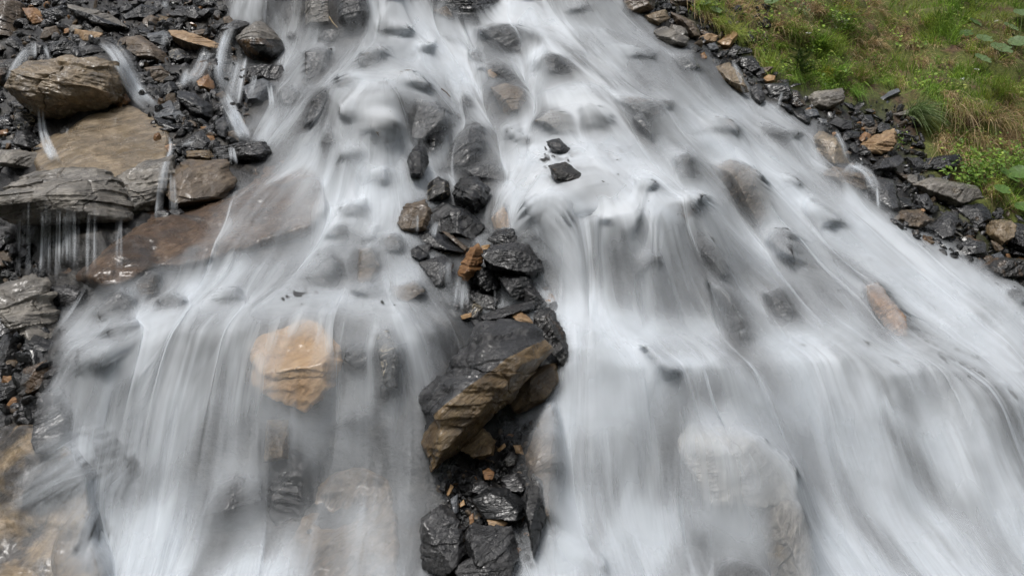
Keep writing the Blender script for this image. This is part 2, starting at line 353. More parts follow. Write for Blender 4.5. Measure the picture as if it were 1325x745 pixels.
# ---- left side, large
R(GL, [
 ('boulder', 'olive', '7,117 30,84 111,69 144,72 161,94 158,128 134,148 94,164 57,158 34,141', 'rounded grey-olive boulder with wrinkled face, largest stone of the upper left', dict(push=.8, thick=1.1, shear=.3, rough=1.6, sharp=12)),
 ('boulder', 'grey', '-6,262 0,243 20,226 70,215 118,212 152,232 170,262 178,288 120,297 40,293 8,280', 'broad grey boulder with water threads hanging off its lower lip', dict(push=.95, thick=1.1, shear=.45, sharp=14, edge=((175, 250), (-4, 246)))),
 ('boulder', 'grey', '148,226 180,207 215,200 223,230 215,265 187,292 160,266', 'cracked grey boulder wedged between the broad boulder and the brown boulder', dict(push=.6, thick=.8, rough=1.8)),
 ('boulder', 'brown', '216,216 240,206 290,209 303,235 291,260 240,273 219,252', 'brown boulder with water pouring past its right flank', dict(push=.6, thick=.9)),
 ('rock', 'brown', '-8,-10 20,0 38,55 28,52 -8,52', 'dark brown rock cut by the top left corner of the frame', dict(push=.6)),
 ('slab', 'rust', '25,9 44,9 66,31 47,35', 'rust-orange tilted slab in the top left corner', dict(push=.8, thick=.6)),
 ('block', 'tan', '94,36 132,42 126,58 97,54', 'flat tan block above the rounded grey-olive boulder', dict(push=.8, thick=.7)),
 ('stone', 'rust', '82,37 93,35 95,45 84,45', 'small orange stone touching the flat tan block', dict(push=.8)),
 ('slab', 'grey', '82,2 141,18 168,37 148,45 127,40 97,25', 'long grey wedge slab slanting above the flat tan block', dict(push=.7, edge=((168, 38), (86, 12)), mat2='black')),
 ('rock', 'black', '160,20 180,3 207,10 195,32 170,32', 'glossy black rock right of the long grey wedge slab', dict(push=.5)),
 ('rock', 'brown', '185,26 190,17 204,22 202,40 187,42', 'rounded brownish rock with a thin trickle on its right', dict(push=.6)),
 ('rock', 'gold', '203,18 216,22 232,30 226,36 208,32', 'small golden brown rock under the glossy ribbed slab', dict(push=.6)),
 ('slab', 'slate', '215,15 248,5 262,12 274,28 258,31 228,24', 'glossy ribbed dark slab with bright wet ridges near the top', dict(push=.7, rough=1.6)),
 ('slab', 'tan', '216,38 235,37 284,57 286,73 252,68 228,56', 'long sandy orange slab lying among black stones', dict(push=.8, edge=((286, 70), (222, 52)), mat2='brown')),
 ('boulder', 'brown', '163,47 178,43 215,70 222,88 196,85 166,66', 'brown oblong boulder tilted down beside the small waterfall', dict(push=.8)),
 ('block', 'blue', '189,43 208,39 226,50 218,64 200,60', 'blue-grey block between the brown oblong boulder and the sandy slab', dict(push=.9)),
 ('rock', 'cream', '217,65 231,62 252,77 238,86 222,78', 'black rock spotted with cream under the long sandy slab', dict(push=.8)),
 ('rock', 'mixed', '249,98 258,78 278,74 292,92 287,110 262,108', 'dark hollowed rock leaning over a small rusty cone stone', dict(push=.7)),
 ('stone', 'rust', '257,106 267,95 276,106 279,119 265,120', 'small rusty cone-shaped stone in front of the hollowed rock', dict(push=1.3, thick=1.0)),
 ('slab', 'black', '226,115 250,119 275,137 279,156 255,153 232,133', 'black glossy tilted slab left of the small orange chips', dict(push=.8, edge=((279, 150), (228, 124)))),
 ('slab', 'blue', '191,132 214,127 242,151 232,166 207,158', 'matt blue-grey slab with a film of water on it', dict(push=.5, thick=.4, shear=.8)),
 ('stone', 'black', '196,150 206,152 236,166 226,170 205,162', 'thin black shard at the foot of the matt blue-grey slab', dict(push=1.2)),
 ('rock', 'black', '275,158 287,148 302,158 302,182 280,176', 'black rock between the tilted slab and the white water', dict(push=.7)),
 ('rock', 'slate', '235,186 257,168 272,182 268,195 242,193', 'crinkled grey rock below the small orange chips', dict(push=.8)),
 ('chip', 'rust', '259,164 271,163 272,171 262,171', 'upper of two bright orange chips below the black tilted slab', dict(push=1.4)),
 ('chip', 'rust', '262,174 276,176 279,183 266,183', 'lower of two bright orange chips below the black tilted slab', dict(push=1.4)),
 ('slab', 'gold', '240,195 268,194 278,203 272,209 243,205', 'flat yellow-brown slab above the brown boulder', dict(push=1.0)),
 ('rock', 'slate', '276,192 306,184 342,182 351,196 340,210 284,209', 'wide dark rock with swirled layers at the edge of the white water', dict(push=.7, rough=1.6)),
 ('rock', 'black', '247,-12 287,-12 290,11 268,13 250,6', 'black rock at the top edge left of the upper falls', dict(push=.6)),
 ('rock', 'slate', '287,38 303,24 323,28 306,50 290,47', 'dark rounded rock just left of the large grey boulder in the falls', dict(push=.6, dry=.9)),
 ('boulder', 'grey', '305,48 325,28 336,25 350,36 368,60 358,81 330,83 310,62', 'grey boulder with brown underside standing at the left edge of the falls', dict(push=.8, edge=((368, 58), (305, 62)), mat2='mixed', thick=1.1, shear=.3)),
 ('rock', 'slate', '318,88 340,82 362,84 370,98 358,107 325,104', 'layered dark rock right under the grey boulder by the falls', dict(push=.8, rough=1.8, dry=.9)),
 ('rock', 'blue', '312,112 338,98 354,110 350,136 322,140', 'blue-grey washed rock below the layered dark rock', dict(push=.4, dry=.55)),
 ('rock', 'slate', '359,120 376,108 388,120 384,140 364,140', 'pale grey washed rock between two narrow falls', dict(push=.4, dry=.5)),
 ('rock', 'black', '30,62 46,52 62,56 62,74 34,80', 'wet black rock at the back of the rounded boulder, left end', dict(push=.6)),
 ('rock', 'black', '62,56 84,48 104,62 100,76 66,76', 'wet black rock behind the middle of the rounded boulder', dict(push=.6, rough=1.6)),
 ('rock', 'slate', '98,62 122,58 136,66 112,76', 'low dark slab behind the right shoulder of the rounded boulder', dict(push=.6)),
 ('rock', 'black', '54,14 78,4 92,22 84,34 62,28', 'black rock between the rust slab and the grey wedge slab', dict(push=.4)),
 ('rock', 'mixed', '-6,76 14,74 22,92 12,116 -6,114', 'dark rock at the left edge level with the rounded boulder', dict(push=.6)),
 ('stone', 'rust', '151,126 160,120 168,130 162,142 152,138', 'reddish brown wedge under the right end of the rounded boulder', dict(push=.8)),
 ('rock', 'slate', '146,66 162,62 182,86 194,106 176,104', 'dark rock channel side right of the rounded boulder', dict(push=.3)),
 ('rock', 'black', '176,92 196,94 198,110 182,112', 'small black rock below the brown oblong boulder', dict(push=.8)),
 ('rock', 'brown', '186,86 206,84 226,100 222,112 196,108', 'brown-grey rock behind the black glossy tilted slab', dict(push=.7)),
 ('stone', 'black', '206,112 222,104 232,116 224,130 210,124', 'black lump left of the black glossy tilted slab', dict(push=.8)),
 ('stone', 'cream', '148,66 160,64 168,72 158,76', 'cream-flecked stone beside the top of the small waterfall', dict(push=.9)),
 ('stone', 'slate', '282,136 292,138 294,152 284,150', 'grey pebble-like stone beside the orange flecks near the white water', dict(push=1.1)),
 ('stone', 'black', '264,118 274,120 274,132 264,132', 'small round black stone below the rusty cone stone', dict(push=1.2)),
])
# ---- lower left edge
R(GL, [
 ('rock', 'cream', '12,130 40,133 42,146 20,140', 'thin cream-edged shard on top of the shingle left of the brown sloping slab', dict(push=1.0)),
 ('rock', 'cream', '18,146 30,143 44,152 52,166 50,176 34,172 22,160', 'dark round stone with a large cream quartz patch', dict(push=1.0)),
 ('slab', 'black', '20,170 34,166 55,184 54,198 24,190', 'black upright shard right of the shingle heap', dict(push=.9)),
 ('slab', 'grey', '-8,193 18,193 57,199 67,212 63,224 20,218 -8,214', 'thin grey ledge slab resting on the broad grey boulder', dict(push=.9, thick=.8)),
 ('stone', 'grey', '8,178 18,172 24,180 16,186', 'small pale stone in the shingle heap', dict(push=1.3)),
 ('stone', 'rust', '-4,170 8,166 12,174 -4,178', 'reddish flat stone at the left edge of the shingle heap', dict(push=1.2)),
 ('stone', 'blue', '2,182 16,180 20,190 4,193', 'blue-grey stone lying on the thin grey ledge slab', dict(push=1.2)),
 ('rock', 'black', '-6,150 10,150 20,162 12,168 -6,166', 'black stone under the cream-edged shard', dict(push=.9)),
 ('boulder', 'grey', '-6,368 33,357 50,366 64,388 82,430 77,445 54,435 20,411 -6,401', 'wet silver-grey boulder with cracked face at the left edge', dict(push=.9, thick=.9, rough=1.9, lift=.08, edge=((84, 420), (-4, 400)))),
 ('rock', 'slate', '-6,404 10,404 21,422 16,436 -6,432', 'grey stone tucked under the silver-grey cracked boulder', dict(push=.8)),
 ('boulder', 'slate', '-8,432 20,438 30,458 23,483 -8,490', 'smooth dark grey boulder at the left edge below the cracked one', dict(push=.8)),
 ('rock', 'black', '30,430 60,440 78,450 66,466 40,458', 'black rock in the shadow of the silver-grey boulder', dict(push=.3)),
 ('rock', 'mixed', '28,478 52,466 66,472 66,500 44,510 30,500', 'dark brown-tinged rock above the left waterline', dict(push=.8)),
 ('stone', 'brown', '26,452 36,448 40,462 30,466', 'small brown-grey stone between the dark boulders', dict(push=1.2)),
 ('rock', 'black', '-6,494 18,494 26,510 8,520 -6,516', 'black shard pile stone at the left edge above the golden bedrock', dict(push=.8)),
 ('stone', 'rust', '14,514 24,512 27,522 18,528 10,522', 'rust-spotted stone above the golden bedrock', dict(push=1.3)),
 ('slab', 'slate', '-6,532 12,528 24,536 20,549 -6,550', 'flat grey slab just above the golden bedrock', dict(push=.9)),
 ('rock', 'black', '22,520 44,512 54,530 46,548 24,546', 'black rock at the edge of the left splash', dict(push=.5)),
 ('rock', 'slate', '42,518 66,504 92,530 94,580 60,580 48,560', 'grey rock behind the thin left veil of water', dict(push=.6, dry=.5)),
 ('rock', 'brown', '-6,325 16,324 24,336 20,348 -6,348', 'mossy brown rock at the left edge under the hanging threads', dict(push=.7)),
 ('rock', 'slate', '-6,292 8,292 16,310 6,326 -6,324', 'dark smooth rock at the left edge beside the hanging threads', dict(push=.6)),
 ('stone', 'black', '0,346 12,344 26,350 24,358 4,360', 'black chip between the mossy brown rock and the cracked boulder', dict(push=1.0)),
 ('slab', 'slate', '56,372 88,368 110,374 108,394 72,396', 'flat wet ledge catching the hanging threads', dict(push=.7, dry=.7)),
 ('stone', 'black', '200,274 212,270 222,276 218,284 202,284', 'left of two small wet stones on the top of the rust-brown bedrock', dict(push=1.0)),
 ('stone', 'slate', '218,272 232,270 240,276 230,284 220,284', 'right of two small wet stones on the top of the rust-brown bedrock', dict(push=1.0)),
])
# ---- midstream pile
R(GC, [
 ('rock', 'black', '527,203 537,188 550,190 555,209 547,232 532,233', 'egg-shaped black rock upstream of the pile', dict(push=.8, thick=1.1)),
 ('rock', 'black', '545,172 564,160 578,163 573,188 558,205 544,190', 'black rock leaning behind the egg-shaped one', dict(push=.5, dry=.9)),
 ('boulder', 'slate', '560,225 586,181 607,158 622,160 626,188 616,226', 'pointed grey boulder with water running down its face', dict(push=.5, dry=.6)),
 ('rock', 'cream', '550,262 554,237 566,228 580,234 583,254 562,262', 'black rock with a bright cream vein down its left edge', dict(push=.9, thick=1.0)),
 ('boulder', 'black', '585,248 593,230 614,227 632,243 632,262 614,278 591,263', 'round black boulder at the head of the pile', dict(push=.9, thick=1.1, rough=1.5)),
 ('rock', 'black', '553,275 572,262 606,272 628,292 612,312 566,302', 'low black rock under the round boulder, filmed with water', dict(push=.5, dry=.75)),
 ('rock', 'brown', '513,290 524,264 548,258 558,275 552,298 524,304', 'grey-brown streaked rock left of the pile head', dict(push=.6, dry=.75)),
 ('slab', 'black', '537,301 557,296 606,324 600,329 562,325 541,314', 'black slab with a thin brown sliver along its right edge', dict(push=.9)),
 ('sliver', 'brown', '570,299 579,300 607,321 603,328', 'thin brown sliver along the edge of the black slab', dict(push=1.8)),
 ('stone', 'black', '531,322 540,318 557,331 546,339 534,334', 'small black wedge in the water left of the pile', dict(push=.9)),
 ('rock', 'slate', '542,340 572,331 587,342 580,370 560,372', 'dark grey rock left of the rust-brown chunk', dict(push=.7, dry=.9)),
 ('chunk', 'rust', '592,353 604,327 618,314 625,328 621,349 604,363', 'rust-brown chunk standing out bright among black rocks', dict(push=1.3, thick=1.2, lift=.12, rough=1.6)),
 ('slab', 'black', '630,310 642,298 662,296 688,311 676,318 640,317', 'flat-topped black slab crowning the right side of the pile', dict(push=.9, lift=.05)),
 ('boulder', 'slate', '622,330 642,316 684,316 703,346 688,357 664,344 640,346', 'jutting grey-black boulder overhanging the right falls', dict(push=1.1, thick=1.0, lift=.12, rough=1.4)),
 ('rock', 'black', '610,352 620,343 636,350 648,372 630,378 614,368', 'black crumpled rock below the rust-brown chunk', dict(push=1.0, lift=.08, rough=1.7)),
 ('rock', 'black', '622,330 638,322 656,334 652,352 632,350', 'black lump between the rust-brown chunk and the jutting boulder', dict(push=1.1, lift=.1)),
 ('rock', 'black', '644,358 664,352 690,362 692,380 664,388', 'black rock under the jutting grey-black boulder', dict(push=.9, lift=.08)),
 ('rock', 'slate', '676,366 694,374 708,392 700,402 680,396', 'grey wedge at the right rim of the pile', dict(push=.9, lift=.05)),
 ('rock', 'black', '596,366 622,370 648,380 640,402 604,396', 'shadowed black rock inside the pile', dict(push=.2)),
 ('rock', 'cream', '590,394 606,384 624,398 620,412 596,410', 'white-flecked black rock at the left foot of the upper pile', dict(push=.9)),
 ('slab', 'slate', '620,409 640,401 674,392 694,388 690,400 668,408 628,414', 'thin slate plate bridging the pile above the big tilted slab', dict(push=1.6, thick=1.0, lift=.1)),
 ('stone', 'tan', '662,408 674,403 688,414 690,422 672,420', 'small tan stone sitting on the big tilted slab', dict(push=1.5, lift=.12)),
 ('chip', 'pale', '596,408 610,404 610,410 598,413', 'cream chip beside the white-flecked rock', dict(push=1.8, lift=.05)),
 ('chip', 'pale', '622,318 634,316 636,322 624,324', 'cream splinter behind the rust-brown chunk', dict(push=1.8, lift=.1)),
 ('boulder', 'mixed', '690,410 700,402 716,399 731,429 739,468 726,472 708,448 694,430', 'craggy dark boulder with a rusty flank at the right end of the tilted slab', dict(push=.9, lift=.06, rough=1.6)),
 ('big_slab', 'slate', '547,510 604,448 618,424 648,414 687,422 712,458 672,502 623,551 566,597 556,576', 'big tilted slab with cracked dark top and tan broken side', dict(push=.6, thick=.75, shear=.42, sharp=40, edge=((694, 431), (560, 530)), mat2='gold', lift=.12, rough=1.2)),
 ('slab', 'gold', '652,510 680,480 722,470 722,496 700,520 668,534', 'brown slab wedged under the right half of the big tilted slab', dict(push=.6, lift=.02)),
 ('rock', 'gold', '590,576 623,553 641,571 639,588 618,592', 'brown wet rock tucked under the tan broken side', dict(push=.9, lift=.05)),
 ('rock', 'brown', '680,590 704,540 718,522 722,600 716,680 692,650', 'brown rock wall at the right edge of the black gravel', dict(push=.25, dry=.5)),
 ('rock', 'black', '610,646 636,632 656,634 680,650 676,668 626,668', 'black layered rock lying in the gravel, largest there', dict(push=.9, thick=1.0)),
 ('rock', 'slate', '601,693 609,681 662,684 671,717 662,729 604,714', 'blocky grey rock below the layered one', dict(push=.9, thick=1.0)),
 ('rock', 'slate', '588,735 622,720 664,728 660,760 600,764', 'grey rock cut by the bottom edge of the frame', dict(push=.9)),
 ('boulder', 'slate', '543,675 568,660 594,676 602,712 574,737 548,728', 'grey facetted boulder left of the gravel behind thin water', dict(push=.7, dry=.85)),
 ('rock', 'black', '678,655 690,612 702,628 706,668 690,716', 'smooth black upright rock right of the gravel', dict(push=.6)),
 ('stone', 'rust', '624,609 632,606 640,611 637,619 627,619', 'orange oval pebble in the black gravel', dict(push=2.0)),
 ('stone', 'cream', '652,594 660,584 670,590 668,600 656,602', 'cream and black speckled pebble under the tilted slab', dict(push=1.6)),
 ('stone', 'tan', '664,576 674,576 678,588 668,586', 'tan finger-shaped pebble beside the speckled pebble', dict(push=1.6)),
 ('stone', 'tan', '630,672 644,669 657,676 650,681 634,679', 'long tan pebble lying on the blocky grey rock', dict(push=2.4)),
 ('stone', 'rust', '607,668 612,664 614,674 608,677', 'tiny orange pebble left of the long tan pebble', dict(push=2.0)),
 ('stone', 'pale', '643,582 652,573 655,577 646,584', 'white bone-like splinter under the tilted slab', dict(push=2.0)),
 ('stone', 'pale', '578,638 583,627 587,630 581,640', 'white splinter at the left edge of the gravel', dict(push=2.0)),
 ('stone', 'pale', '594,652 600,646 602,652 596,655', 'small pale chip left of the black layered rock', dict(push=2.0)),
 ('stone', 'slate', '648,620 668,612 682,624 674,636 652,634', 'dark rounded stone above the right end of the layered rock', dict(push=1.2)),
 ('stone', 'slate', '612,626 626,622 634,630 622,638 610,634', 'flat dark stone below the orange oval pebble', dict(push=1.3)),
 ('stone', 'blue', '582,646 592,640 594,660 586,664', 'upright blue-grey sliver at the left of the gravel', dict(push=1.3)),
 ('stone', 'black', '568,632 574,616 580,618 578,636', 'narrow grey shard left of the white splinter', dict(push=1.3)),
])
# ---- rocks in the flow
R(GW, [
 ('boulder', 'pale', '325,442 350,424 383,411 410,422 440,450 438,490 405,529 378,513 330,492', 'pale tan diamond-shaped boulder shining through the left curtain of water', dict(push=.3, thick=.5, sharp=45, dry=.46, dbase=.15, dp='336,452 383,432 430,456 428,490 404,520 380,508 340,488', edge=((440, 466), (325, 482)), rough=.8)),
 ('rock', 'black', '394,168 402,128 417,113 425,124 418,161', 'tall black fin between two upper falls', dict(push=.7, dry=.8)),
 ('rock', 'slate', '394,66 427,59 422,101 401,112', 'squarish dark rock in the flow right of the grey boulder', dict(push=.5, dry=.5)),
 ('stone', 'slate', '370,48 379,42 386,52 384,56', 'small dark wedge poking out beside the grey boulder', dict(push=.8, dry=.8)),
 ('rock', 'grey', '392,-14 428,-14 434,34 398,38', 'grey wall rock behind the top left falls, with a pale patch', dict(push=.4, dry=.5)),
 ('rock', 'slate', '434,-14 472,-14 478,16 465,34 440,32', 'smooth dark wall rock right of the top left falls', dict(push=.4, dry=.6)),
 ('cliff_rock', 'black', '555,-14 640,-14 638,15 617,37 585,27', 'black cliff block at the top edge between two streams', dict(push=.6, rough=1.5)),
 ('stone', 'brown', '558,15 578,7 587,23 579,28', 'brown stone at the foot of the black cliff block', dict(push=1.2)),
 ('rock', 'slate', '619,42 645,30 672,33 702,50 698,66 660,72 634,62', 'dark sloping rock below the black cliff block', dict(push=.5, dry=.6)),
 ('rock', 'slate', '607,72 614,62 626,80 614,84', 'small dark rock left under the sloping rock', dict(push=.6, dry=.6)),
 ('rock', 'slate', '622,86 644,80 668,98 664,112 634,98', 'dark rock with a tan pebble lodged on it in the upper stream', dict(push=.7, dry=.9)),
 ('stone', 'tan', '630,92 638,89 646,97 640,103 632,100', 'tan pebble lodged on a dark rock in the upper stream', dict(push=2.2, lift=.03)),
 ('rock', 'brown', '635,112 652,106 678,114 680,150 656,154', 'brown-grey rock split by a thin fall in the upper stream', dict(push=.5, dry=.75)),
 ('rock', 'slate', '690,85 700,69 726,72 741,94 720,102', 'dark rock with a mossy right side high in the broad stream', dict(push=.6, dry=.75)),
 ('boulder', 'grey', '694,156 714,141 736,147 748,179 720,178', 'dome-shaped grey rock under a thin sheet of water', dict(push=.6, dry=.55)),
 ('rock', 'black', '706,182 724,177 742,198 738,208 716,200', 'black rock poking out below the dome-shaped rock', dict(push=.3, dry=.95, dp='708,183 723,179 740,197 736,204 717,197', dbase=.72)),
 ('rock', 'mixed', '710,214 732,208 758,230 746,240 718,234', 'brown-tinged rock half drowned under the black rock', dict(push=.05, dry=.74, dp='712,214 732,209 752,226 744,234 720,230', dbase=.71)),
 ('fin_rock', 'black', '820,149 834,145 848,174 845,189 832,172', 'narrow black fin of rock in the middle of the broad stream', dict(push=.8)),
 ('rock', 'black', '872,204 890,196 899,214 895,240 878,232', 'black rock parting the water above a smooth fall', dict(push=.7, dry=.9)),
 ('boulder', 'brown', '926,212 950,205 984,221 996,262 976,300 944,262', 'wide dark brown boulder under ribbons of water', dict(push=.5, dry=.5)),
 ('block', 'slate', '994,311 1005,295 1024,294 1025,341 1006,328', 'upright grey block alone in the right stream', dict(push=.9, thick=1.0)),
 ('rock', 'slate', '922,362 946,376 970,438 966,470 944,440', 'tall leaning grey rock beside the middle fall', dict(push=.5, dry=.6)),
 ('rock', 'slate', '900,300 924,306 940,350 926,366 908,340', 'drowned grey rock above the tall leaning rock', dict(push=.5, dry=.45)),
 ('boulder', 'ash', '875,572 895,552 940,554 992,572 1030,606 1018,640 911,642', 'pale-topped boulder domed by the lower right fall', dict(push=.6, dry=.04)),
 ('boulder', 'grey', '988,668 1012,640 1046,662 1058,745 1040,780 1000,770', 'grey boulder at the bottom right under thin veils', dict(push=.5, dry=.34)),
 ('rock', 'slate', '925,742 950,724 990,738 1000,770 930,770', 'dark rock awash at the bottom edge', dict(push=.6, dry=.6)),
 ('rock', 'black', '420,307 431,289 447,289 454,304 440,309', 'black stone capping the left curtain of water', dict(push=.9)),
 ('rock', 'mixed', '494,308 502,302 514,304 522,316 516,327 503,326', 'dark brown knob between the black stone and the pile', dict(push=.9)),
 ('rock', 'brown', '462,322 478,320 492,345 484,367 464,364', 'brown rock dimly seen below the dark brown knob', dict(push=.6, dry=.65)),
 ('rock', 'slate', '411,328 422,317 432,326 428,341 416,342', 'small drowned grey rock under the black stone', dict(push=.7, dry=.6)),
 ('slab', 'brown', '508,372 536,364 550,376 526,392 512,388', 'flat brown streaked slab left of the pile in sliding water', dict(push=.5, dry=.6)),
 ('rock', 'cream', '484,430 500,428 514,450 516,500 500,496', 'dark rock with cream veins behind the left curtain', dict(push=.5, dry=.6)),
 ('rock', 'pale', '636,282 652,266 662,294 640,298', 'light tan rock under water beside the pile', dict(push=.4, dry=.4)),
 ('rock', 'gold', '342,546 370,544 376,590 345,594', 'brown rock below the diamond-shaped boulder', dict(push=.3, dry=.3)),
 ('rock', 'black', '345,602 372,584 410,600 412,660 372,680 348,650', 'black rock standing in for the dark cave behind the left curtain', dict(push=.1, dry=.3)),  # solid black rock stands in for the darkness of a cave
 ('rock', 'slate', '130,392 152,372 174,388 174,412 146,418', 'dark drowned rock right of the flat wet ledge', dict(push=.5, dry=.5)),
 ('rock', 'slate', '138,424 160,412 176,420 172,438 148,440', 'lower dark drowned rock under the left ledge', dict(push=.5, dry=.55)),
 ('rock', 'mixed', '176,366 188,350 204,354 208,378 190,392', 'orange-topped rock in the left flow below the rust-brown bedrock', dict(push=.5, dry=.6)),
 ('rock', 'slate', '205,388 222,380 238,388 234,402 212,404', 'small dark rock on the lip of the left curtain', dict(push=.6, dry=.5)),
 ('rock', 'slate', '525,150 545,120 575,140 578,160 560,186 528,184', 'dark brown stepped rock inside the central upper fall', dict(push=.3, dry=.55)),
 ('stone', 'slate', '596,130 602,121 611,136 606,140', 'small grey tooth of rock in the central stream', dict(push=.8)),
 ('stone', 'slate', '588,148 596,145 604,152 594,155', 'low dark stone just below the grey tooth', dict(push=.8)),
 ('rock', 'slate', '594,216 630,206 660,230 652,236 612,232', 'dark ledge rock just above the round black boulder', dict(push=.4, dry=.65)),
 ('rock', 'rust', '1126,372 1146,366 1166,410 1158,444 1136,436', 'orange-brown rock glowing faintly through the right stream', dict(push=.1, dry=.14)),
 ('rock', 'slate', '1302,376 1316,371 1326,382 1318,392 1304,388', 'dark round stone in the water at the right edge', dict(push=.8, dry=.8)),
 ('rock', 'slate', '990,380 1010,372 1024,398 1018,416 1000,408', 'drowned dark rock below the upright grey block', dict(push=.4, dry=.45)),
])
